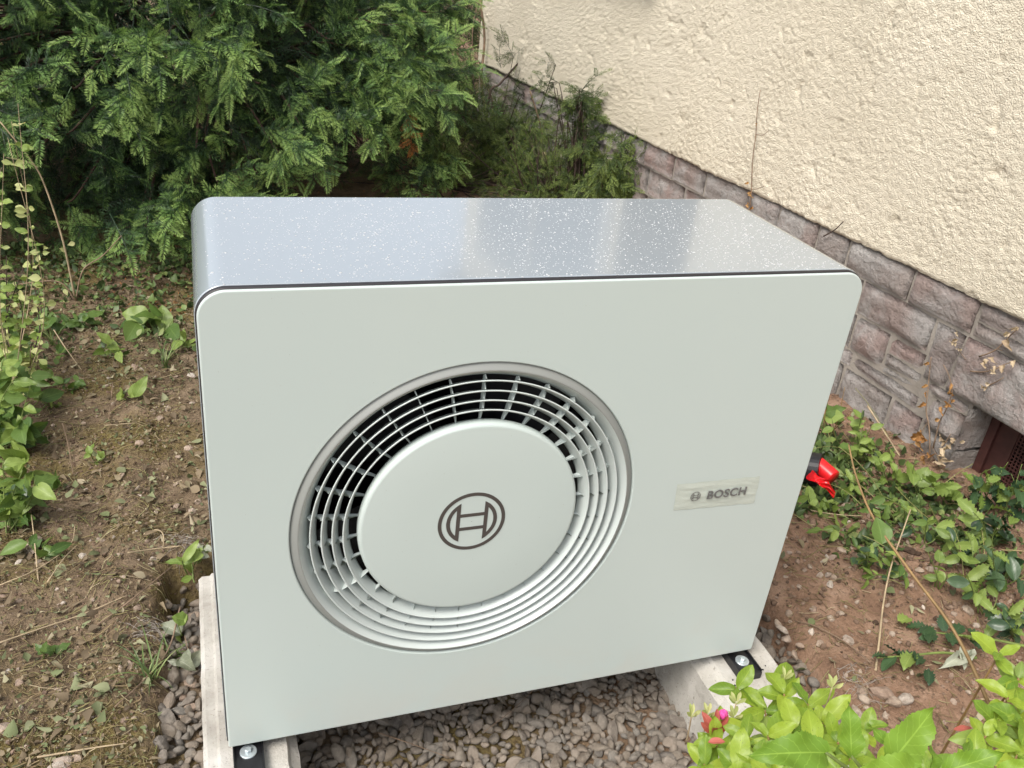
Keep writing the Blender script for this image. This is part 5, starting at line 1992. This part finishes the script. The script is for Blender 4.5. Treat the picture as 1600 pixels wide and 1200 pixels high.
# sticks
for (pts, lift, rr, mt, lab) in (
        ([(1368, 1048), (1370, 1010), (1372, 960), (1380, 915), (1398, 860)], [0.0, 0.02, 0.05, 0.08, 0.14], 0.0042, 'straw', 'pale straight stick standing in the soil right of the unit'),
        ([(1340, 680), (1362, 698), (1400, 728)], [0.12, 0.09, 0.04], 0.005, 'straw', 'cut pale stick leaning among weeds by the wall'),
        ([(1255, 800), (1300, 812), (1345, 815)], [0.01, 0.02, 0.02], 0.003, 'straw', 'short straw-coloured twig near the cuttings'),
        ([(1356, 1045), (1320, 1010), (1270, 985), (1240, 975)], [0.02, 0.012, 0.015, 0.01], 0.003, 'twig', 'curved brown root lying on the right soil'),
        ([(1600, 1105), (1560, 1100), (1530, 1098)], [0.01, 0.012, 0.012], 0.0035, 'straw', 'straw stalk on soil behind the near shrub'),
        ([(285, 985), (265, 1030), (225, 1070), (180, 1110)], [0.07, 0.03, 0.012, 0.01], 0.0028, 'twig', 'long thin twig crossing the soil edge by the left plinth'),
        ([(0, 1010), (60, 990), (130, 965), (200, 935)], [0.01, 0.012, 0.01, 0.01], 0.0026, 'straw', 'long straw stalk on the left soil'),
        ([(0, 920), (60, 895), (110, 860), (120, 835)], [0.01, 0.012, 0.015, 0.03], 0.0022, 'straw', 'bent grass stalk left of the unit'),
        ([(60, 910), (58, 870), (54, 830)], [0.0, 0.03, 0.05], 0.003, 'straw', 'short upright straw stub on the left soil'),
        ([(75, 915), (100, 885), (122, 862)], [0.01, 0.02, 0.02], 0.0025, 'straw', 'short straw lying right beside the bent grass stalk'),
        ([(200, 870), (240, 868), (285, 868)], [0.012, 0.02, 0.03], 0.0028, 'straw', 'yellow straw pointing at the plinth hole'),
        ([(150, 985), (200, 950), (270, 895)], [0.012, 0.015, 0.02], 0.0028, 'twig', 'thin brown twig aimed at the plinth hole'),
        ([(225, 840), (245, 838), (256, 845), (255, 860)], [0.01, 0.02, 0.02, 0.005], 0.003, 'straw', 'hooked straw near the soil edge'),
        ([(60, 1190), (150, 1175), (200, 1168)], [0.012, 0.012, 0.012], 0.0028, 'straw', 'straw stalk at the lower left corner'),
        ([(100, 675), (108, 705), (115, 745)], [0.03, 0.02, 0.01], 0.0025, 'twig', 'reddish dry stalk on the leafy soil at left'),
        ([(178, 610), (174, 640), (170, 665)], [0.03, 0.02, 0.01], 0.0022, 'twig', 'short reddish stalk below the bright seedling'),
        ([(165, 670), (190, 668), (215, 666)], [0.012, 0.012, 0.012], 0.0022, 'straw', 'short straw lying across the soil left of the unit'),
        ([(88, 540), (105, 560), (128, 582)], [0.06, 0.04, 0.01], 0.003, 'straw', 'pale stalk leaning in front of the nettles'),
        ([(755, 1158), (800, 1125), (848, 1080)], [0.03, 0.035, 0.04], 0.0013, 'twig', 'fine grass stem over the gravel under the unit'),
        ([(590, 1160), (640, 1178), (700, 1200)], [0.03, 0.032, 0.032], 0.0018, 'twig', 'thin twig lying on gravel under the unit'),
        ([(290, 1010), (300, 1040), (330, 1060)], [0.03, 0.03, 0.03], 0.0015, 'twig', 'thin root over the pebbles by the left plinth')):
    P = np.array([G(px, py)+np.array([0, 0, l_]) for (px, py), l_ in zip(pts, lift)])
    Pc = smoothcurve(P, 18)
    mb = MB()
    mb.tube(Pc, np.linspace(rr*0.7, rr*0.42, len(Pc)), 6)
    tag(obj('stick', mb.mesh('stick'), M[mt]), lab, 'stick', 'loose sticks and stalks on the ground')

# bleached root tufts
for (px, py, n_, sp_, lab) in ((240, 985, 34, 0.05, 'pale fibrous root tuft at the soil edge by the left plinth'), (285, 845, 34, 0.05, 'grey fibrous root tuft above the plinth hole'), (1330, 1075, 26, 0.06, 'bleached root mat on soil behind the near shrub')):
    b = G(px, py)
    mb = MB()
    for _ in range(n_):
        a = RNG.uniform(0, 6.28)
        d = np.array([math.cos(a), math.sin(a)*0.7, 0])
        f = np.linspace(-1, 1, 7)
        P = b+np.append(RNG.normal(size=2)*sp_*0.45, 0)+np.outer(f*sp_*RNG.uniform(0.3, 0.9), d)
        P[:, :2] += RNG.normal(size=(7, 2))*0.004
        P[:, 2] = gh(P[:, 0], P[:, 1])+0.003+0.010*(1-f**2)*RNG.uniform(0, 1)
        mb.tube(P, RNG.uniform(0.0003, 0.0007), 3, cap=False)
    tag(obj('root_tuft', mb.mesh('root_tuft'), M['root']), lab, 'roots', 'bleached root tufts')

# ------------------------------------------------------------------ stones on the soil
STM = []
for k in range(10):
    V = stone_verts(ICO2[0], 300+k, 0.28, (1, 0.72, 0.5), angular=True)
    me = mesh_np('stone', V, [ICO2[1]], smooth=False)
    me.materials.append(M['fieldstone'])
    STM.append(me)
r = np.random.default_rng(9)
named = [(50, 855, 0.050), (218, 695, 0.030), (215, 765, 0.018), (190, 795, 0.018), (210, 575, 0.026), (222, 578, 0.020), (300, 588, 0.026), (275, 590, 0.020), (165, 605, 0.018), (170, 592, 0.018), (295, 700, 0.024), (280, 715, 0.022), (250, 655, 0.026), (262, 640, 0.022), (240, 645, 0.020),
         (300, 800, 0.024), (310, 785, 0.022), (188, 868, 0.018), (215, 950, 0.020), (130, 870, 0.022), (160, 845, 0.016), (30, 880, 0.022), (60, 880, 0.020), (5, 1140, 0.030), (100, 1190, 0.030), (90, 1200, 0.030), (200, 1040, 0.020),
         (1322, 795, 0.045), (1315, 860, 0.030), (1300, 873, 0.026), (1265, 887, 0.018), (1257, 892, 0.016), (1293, 900, 0.024), (1302, 903, 0.020), (1280, 900, 0.016), (1296, 915, 0.022), (1272, 953, 0.020), (1298, 968, 0.024), (1312, 960, 0.018), (1324, 1003, 0.036), (1436, 893, 0.028), (1455, 890, 0.030), (1462, 850, 0.026), (1440, 848, 0.024), (1420, 850, 0.022), (1510, 955, 0.028), (1490, 960, 0.020), (1525, 978, 0.022), (1380, 1085, 0.055), (1350, 1095, 0.032), (1345, 1080, 0.026), (1415, 1095, 0.045), (1395, 1100, 0.040), (1325, 1000, 0.022), (1340, 1115, 0.030),
         (300, 1070, 0.028), (285, 1090, 0.030), (295, 1110, 0.026), (283, 1120, 0.024), (310, 985, 0.030), (300, 965, 0.034), (290, 1010, 0.026), (305, 1020, 0.028), (1230, 1000, 0.028), (1222, 985, 0.03), (1240, 1025, 0.026), (1215, 975, 0.024), (1232, 960, 0.022), (1250, 1010, 0.022)]
for (px, py, R) in named:
    p = G(px, py)
    o = obj('stone', STM[int(r.integers(10))], None, ground)
    R *= 0.62
    o.matrix_basis = Matrix.Translation((p[0], p[1], p[2]+R*0.18)) @ rotmat(r, 0.35).to_4x4() @ Matrix.Scale(R, 4)
for k in range(190):
    if r.uniform() < 0.5:
        p = G(r.uniform(0, 310), r.uniform(560, 1200))
    else:
        p = G(r.uniform(1190, 1600), r.uniform(780, 1200))
    if bms(p[0], p[1]) > 0.3:
        continue
    R = r.uniform(0.004, 0.012)
    o = obj('stone', STM[int(r.integers(10))], None, ground)
    o.matrix_basis = Matrix.Translation((p[0], p[1], p[2]+R*0.2)) @ rotmat(r, 0.4).to_4x4() @ Matrix.Scale(R, 4)

# soil crumbs
mb = MB()
CR = [stone_verts(ICO1[0], 500+k, 0.3, (1, 0.8, 0.65), angular=True) for k in range(8)]
n_ = 0
while n_ < 9000:
    if r.uniform() < 0.42:
        p = np.array([r.uniform(-0.62, -0.10), r.uniform(0.0, 2.6), 0])
        R = abs(r.normal())*0.0022+0.0014
    else:
        p = np.array([r.uniform(1.15, 2.35), r.uniform(-0.35, 1.3), 0])
        R = abs(r.normal())*0.0042+0.0018
        md = math.exp(-(((p[0]-1.82)/0.22)**2+((p[1]-0.24)/0.20)**2))
        if r.uniform() > 0.4+0.6*md:
            continue
        R *= 1+0.8*md*r.uniform()
    p[2] = ghs(p[0], p[1])+R*0.3
    mb.add((CR[n_ % 8]*R)@np.array(rotmat(r, 0.8)).T+p, T=ICO1[1], a=np.clip(r.normal()*0.22+0.45, 0, 1))
    n_ += 1
obj('soil_crumbs', mb.mesh('soil_crumbs', smooth=False, tint=True), M['crumb'], ground, kind='stuff')

# fallen leaves, shreds and fibres
LT = {k: leaf_mesh('litter_leaf', k, None, n=4, fold=0.3, curl=0.35, seed=7, half=1) for k in ('ovate', 'lobed', 'elliptic', 'lance')}
LTG = {}
for k, me in LT.items():
    V = np.empty(len(me.vertices)*3)
    me.vertices.foreach_get('co', V)
    LTG[k] = (V.reshape(-1, 3), np.array([list(p.vertices) for p in me.polygons]))
    bpy.data.meshes.remove(me)


def scatter_litter(name, n_, region, size, tints, kinds, mat, lift=0.004, clump=None, seed=0, tilt=0.35):
    r_ = np.random.default_rng(seed)
    mb_ = MB()
    c_ = 0
    guard = 0
    while c_ < n_ and guard < n_*30:
        guard += 1
        x, y = r_.uniform(*region[0]), r_.uniform(*region[1])
        if clump is not None and r_.uniform() > clump(x, y):
            continue
        if bms(x, y) > 0.5:
            continue
        z = ghs(x, y)
        L_ = r_.uniform(*size)
        V, Q = LTG[kinds[int(r_.integers(len(kinds)))]]
        S_ = V*np.array([L_*r_.uniform(0.35, 0.8), L_, L_*r_.uniform(0.2, 1.6)*(1 if r_.uniform() < 0.6 else -1)])
        mb_.add(S_@np.array(rotmat(r_, tilt)).T+np.array([x, y, z+lift+L_*0.10+r_.uniform(0, 0.006)]), Q, a=np.clip(tints[0]+r_.uniform()*(tints[1]-tints[0]), 0, 1))
        c_ += 1
    return obj(name, mb_.mesh(name, tint=True), M[mat], ground, kind='stuff')


_cx = np.arange(-1.2, 2.5, 0.03)
_cy = np.arange(-0.5, 3.0, 0.03)
_CL = 0.25+0.75*np.clip(0.5+1.6*fbm(*np.meshgrid(_cx*3.3, _cy*3.3), 77, 3), 0, 1)


def cl(x, y):
    return float(_CL[int((y+0.5)/0.03), int((x+1.2)/0.03)])


scatter_litter('fallen_leaves', 1300, ((-0.75, 0.0), (0.0, 2.7)), (0.012, 0.036), (0.0, 1.0), ['ovate', 'lobed', 'lobed'], 'litter', clump=cl, seed=1)
scatter_litter('leaf_shreds', 7500, ((-0.8, 0.02), (0.0, 2.8)), (0.004, 0.014), (0.0, 1.0), ['ovate', 'lance', 'elliptic'], 'litter', clump=cl, seed=2, tilt=0.7)
scatter_litter('fallen_leaves', 170, ((1.2, 2.3), (-0.35, 1.2)), (0.012, 0.034), (0.2, 1.0), ['ovate', 'lobed', 'elliptic'], 'litter', seed=3)


def heap(x, y):
    v = 0.0
    for (cx, cy, sx, sy) in ((1.80, 0.62, 0.20, 0.12), (2.02, 0.50, 0.20, 0.14), (1.72, 0.36, 0.09, 0.08), (2.05, 0.32, 0.16, 0.14), (1.62, 0.56, 0.08, 0.06), (1.95, 0.80, 0.2, 0.14)):
        v = max(v, math.exp(-(((x-cx)/sx)**2+((y-cy)/sy)**2)))
    return v**1.5


scatter_litter('green_clippings', 1700, ((1.4, 2.35), (-0.05, 1.15)), (0.014, 0.042), (0.15, 1.0), ['ovate', 'lance', 'lance', 'lance'], 'clip', lift=0.006, clump=heap, seed=4, tilt=0.8)
scatter_litter('ground_cover', 2600, ((-1.1, 0.15), (1.5, 2.9)), (0.012, 0.040), (0.15, 0.95), ['ovate', 'elliptic'], 'clip', lift=0.012, clump=lambda x, y: float(np.clip((y-1.65)*1.1-max(0, x+0.2)*0.8+0.5*(cl(x, y)-0.6)+max(0, -0.45-x)*1.6, 0, 1)), seed=5, tilt=0.6)
mb = MB()
for k in range(17000):
    if r.uniform() < 0.80:
        x, y = r.uniform(-0.70, -0.08), r.uniform(0.0, 2.4)
        if r.uniform() > cl(x, y):
            continue
    else:
        x, y = r.uniform(1.2, 2.3), r.uniform(-0.35, 1.1)
    if bms(x, y) > 0.6:
        continue
    a = r.uniform(0, 3.14)
    l_ = r.choice([r.uniform(0.008, 0.025), r.uniform(0.02, 0.07)], p=[0.8, 0.2])
    f = np.linspace(-0.5, 0.5, 4)
    cv = r.normal()*0.25
    P = np.stack([x+f*l_*math.cos(a)-cv*l_*f*f*math.sin(a), y+f*l_*math.sin(a)+cv*l_*f*f*math.cos(a), 0*f], -1)
    P[:, 2] = [ghs(q[0], q[1]) for q in P]
    P[:, 2] += 0.003+r.uniform(0, 0.007)+f*r.normal()*0.005
    mb.tube(P, r.uniform(0.0004, 0.0011), 3, a=r.uniform(), cap=False)
for k in range(80):
    x, y = r.uniform(1.45, 2.2), r.uniform(0.1, 1.0)
    if r.uniform() > heap(x, y)+0.1:
        continue
    a = r.uniform(0, 6.28)
    l_ = r.uniform(0.06, 0.22)
    f = np.linspace(0, 1, 5)
    up_ = r.choice([r.uniform(0.0, 0.25), r.uniform(0.3, 1.1)], p=[0.6, 0.4])
    z0 = ghs(x, y)
    P = np.stack([x+f*l_*math.cos(a), y+f*l_*math.sin(a), z0+0.02+f*l_*up_+0.02*np.sin(f*3)*r.normal()], -1)
    mb.tube(P, r.uniform(0.0008, 0.0018), 4, a=r.choice([0.85, 0.83, 0.86, 0.6]), cap=False)
obj('dry_fibres', mb.mesh('dry_fibres', tint=True), M['fibre'], ground, kind='stuff')
# reddish fallen needles under the yew
mb = MB()
for k in range(2500):
    x, y = r.uniform(-0.35, 0.9), r.uniform(2.1, 4.2)
    a = r.uniform(0, 3.14)
    l_ = 0.02
    d = np.array([math.cos(a), math.sin(a), r.normal()*0.3])*l_
    p = np.array([x, y, ghs(x, y)+0.004])
    s_ = np.array([-math.sin(a), math.cos(a), 0])*0.0016
    mb.add([p, p+d*0.5+s_, p+d, p+d*0.5-s_], [(0, 1, 2, 3)], a=r.uniform(0.0, 0.7))
obj('fallen_needles', mb.mesh('fallen_needles', smooth=False, tint=True), M['deadyew'], ground, kind='stuff')

# crumbs of black grit on the right plinth
mb = MB()
for (px, py) in ((1145, 1062), (1165, 1063), (1148, 1071), (1192, 1046), (1186, 1044), (1178, 1055), (1196, 1040), (1174, 1060), (1160, 1052)):
    p = at_z(px, py, -0.029)
    R = r.uniform(0.0018, 0.0042)
    mb.add((CR[0]*R)@np.array(rotmat(r, 0.8)).T+p, T=ICO1[1])
tag(obj('black_grit', mb.mesh('black_grit', smooth=False), M['blackmetal'], kind='stuff'), 'black grit crumbs on the right plinth by the foot', 'grit')
bpy.context.view_layer.objects.active = None

# ------------------------------------------------------------------ near shrub (bottom right)
base = np.array([0.98, -0.52, -0.14])
sh = thing('leafy_shrub', 'bright yellow-green shrub with small oval leaves at the lower right', 'shrub', base)
r = np.random.default_rng(44)
whorls = [(1225, 1085, 1.20, 6, 0.055), (1262, 1100, 1.18, 5, 0.055), (1195, 1110, 1.2, 5, 0.05), (1150, 1075, 1.22, 4, 0.05), (1120, 1165, 1.16, 6, 0.045), (1100, 1195, 1.14, 6, 0.05), (1130, 1135, 1.2, 4, 0.045), (1165, 1150, 1.15, 6, 0.045), (1200, 1150, 1.12, 6, 0.05), (1240, 1140, 1.12, 6, 0.05), (1285, 1130, 1.14, 5, 0.05), (1180, 1190, 1.1, 7, 0.05),
          (1230, 1185, 1.1, 7, 0.05), (1270, 1170, 1.08, 6, 0.05), (1310, 1160, 1.1, 5, 0.045), (1150, 1205, 1.1, 6, 0.05), (1350, 1140, 1.12, 4, 0.04), (1330, 1185, 1.08, 5, 0.045), (1215, 1215, 1.06, 6, 0.05), (1290, 1215, 1.06, 6, 0.05), (1380, 1210, 1.06, 6, 0.05), (1450, 1215, 1.05, 6, 0.05),
          (1562, 1020, 1.15, 4, 0.045), (1592, 1060, 1.14, 5, 0.042), (1575, 1090, 1.12, 4, 0.045), (1560, 1125, 1.1, 5, 0.04), (1600, 1130, 1.1, 6, 0.045), (1540, 1150, 1.08, 5, 0.04), (1590, 1180, 1.06, 6, 0.045), (1520, 1195, 1.06, 5, 0.04)]
for (px, py, tt, n_, ll) in whorls:
    tip = at_t(px, py, tt)
    bb = base+np.array([r.normal()*0.03, r.normal()*0.03, 0])+np.array([0.10, 0.02, 0])*(px > 1450)
    P = stem(sh, [bb, bb*0.45+tip*0.55+r.normal(size=3)*0.03+np.array([0, 0, -0.03]), tip], 0.0035, 0.0014, 'redstem', n=12, k=5)
    ax_ = unit(tip-P[-4])
    a0 = r.uniform(0, 6.28)
    ref = unit(np.cross(ax_, np.array([0.3, 0.5, 0.2])))
    ref2 = np.cross(ax_, ref)
    for q in range(n_):
        a = a0+q*2.4
        rad = ref*math.cos(a)+ref2*math.sin(a)
        d = unit(rad*0.85+ax_*r.uniform(0.0, 0.5)+np.array([0, 0, 0.12]))
        l_ = ll*r.uniform(0.55, 1.1)
        kk = 'bright' if r.uniform() < 0.94 else 'light'
        leaf(sh, kk, tip-ax_*0.004*q, d, l_, l_*r.uniform(0.44, 0.60), unit(ax_*0.8+UPV*0.6+np.array([-0.1, -0.3, 0])+r.normal(size=3)*0.32), r=r)
# yellow tip buds, spent flowers, one pink bud and red young leaves
for (px, py, tt) in ((1300, 1075, 1.14), (1225, 1062, 1.22), (1080, 1120, 1.2), (1105, 1118, 1.2), (1150, 1100, 1.19), (1146, 1122, 1.19)):
    p = at_t(px, py, tt)
    for q in range(5):
        a = q*1.256+r.uniform(0, 1)
        leaf(sh, 'pale', p, np.array([math.cos(a)*0.6, math.sin(a)*0.6, 0.8]), 0.018, 0.006, np.array([0, -0.6, 0.6]), r=r, name='bud_scale')
    stem(sh, [p, p+np.array([0.005, 0.003, -0.03]), p+np.array([0.012, 0.01, -0.07])], 0.0012, 0.0014, 'straw', n=6, k=4)
p = at_t(1130, 1117, 1.19)
mb = MB()
for q in range(6):
    V = ICO2[0]*np.array([0.0036, 0.0036, 0.0068])+p+np.array([math.cos(q*1.05), math.sin(q*1.05), 0.2])*0.0032
    mb.add(V, T=ICO2[1])
o = obj('flower_bud', mb.mesh('flower_bud'), M['petal'], sh)
o['label'] = 'single pink flower bud on the shrub'
p = at_t(1114, 1143, 1.18)
for q in range(6):
    a = q*1.05
    o = leaf(sh, 'red', p, np.array([math.cos(a)*0.7, math.sin(a)*0.5, 0.7]), 0.030, 0.012, np.array([0, -0.8, 0.3]), r=r, name='red_leaf')
for (px, py) in ((1106, 1160), (1490, 1140)):
    leaf(sh, 'red', at_t(px, py, 1.12), np.array([0.5, -0.2, 0.2]), 0.022, 0.010, r=r, name='red_leaf')

# long arching shoot with a single leaf
b = np.array([1.02, -0.46, -0.14])
ls = thing('arching_shoot', 'long thin yellow-brown shoot with a single leaf crossing the right side', 'shoot', b)
Pm = stem(ls, [b, at_t(1578, 1190, 1.14), at_t(1545, 1100, 1.18), at_t(1490, 985, 1.24), at_t(1420, 890, 1.30), at_t(1365, 810, 1.36), at_t(1338, 745, 1.41), at_t(1326, 695, 1.44)], 0.0034, 0.0013, 'redstem', n=50)
A_ = at_t(1378, 850, 1.335)
B_ = at_t(1374, 812, 1.345)
leaf(ls, 'mid', A_, B_-A_, 0.042, 0.034, np.array([-0.2, -0.7, 0.7]), r=r)

# nearest plant: large toothed leaves
base = np.array([0.80, -0.80, -0.14])
nb = thing('toothed_leaf_plant', 'close plant with large toothed bright green leaves at the bottom right', 'plant', base)
crown_pt = at_t(1395, 1215, 0.80)
stem(nb, [base, base*0.4+crown_pt*0.6, crown_pt], 0.005, 0.003, 'greenstem')
for (bx, by, tx, ty, t0, t1, w, nv) in ((1330, 1182, 1328, 1086, 0.78, 0.80, 0.52, (-0.1, -0.8, 0.5)), (1290, 1176, 1168, 1176, 0.77, 0.74, 0.42, (0.0, -0.5, 0.9)), (1385, 1200, 1474, 1092, 0.76, 0.80, 0.42, (-0.35, -0.6, 0.6)), (1420, 1202, 1350, 1120, 0.77, 0.80, 0.40, (0.3, -0.7, 0.5)),
                                      (1475, 1205, 1585, 1172, 0.76, 0.74, 0.42, (-0.1, -0.6, 0.8)), (1440, 1205, 1320, 1212, 0.76, 0.73, 0.40, (0.0, -0.5, 0.8)), (1560, 1206, 1640, 1192, 0.74, 0.72, 0.42, (0, -0.5, 0.8)), (1490, 1200, 1535, 1150, 0.78, 0.80, 0.5, (0.0, -0.7, 0.6)), (1455, 1205, 1460, 1150, 0.78, 0.8, 0.55, (-0.1, -0.9, 0.3))):
    A_ = at_t(bx, by, t0)
    B_ = at_t(tx, ty, t1)
    l_ = float(np.linalg.norm(B_-A_))
    leaf(nb, 'big', A_, B_-A_, l_*0.9, l_*w*0.9, np.array(nv, float), r=r)
    stem(nb, [crown_pt, (crown_pt+A_)/2+np.array([0, 0, -0.01]), A_], 0.0022, 0.0015, 'greenstem', name='leaf_stalk', n=8, k=5)
print('objects', len(bpy.data.objects))
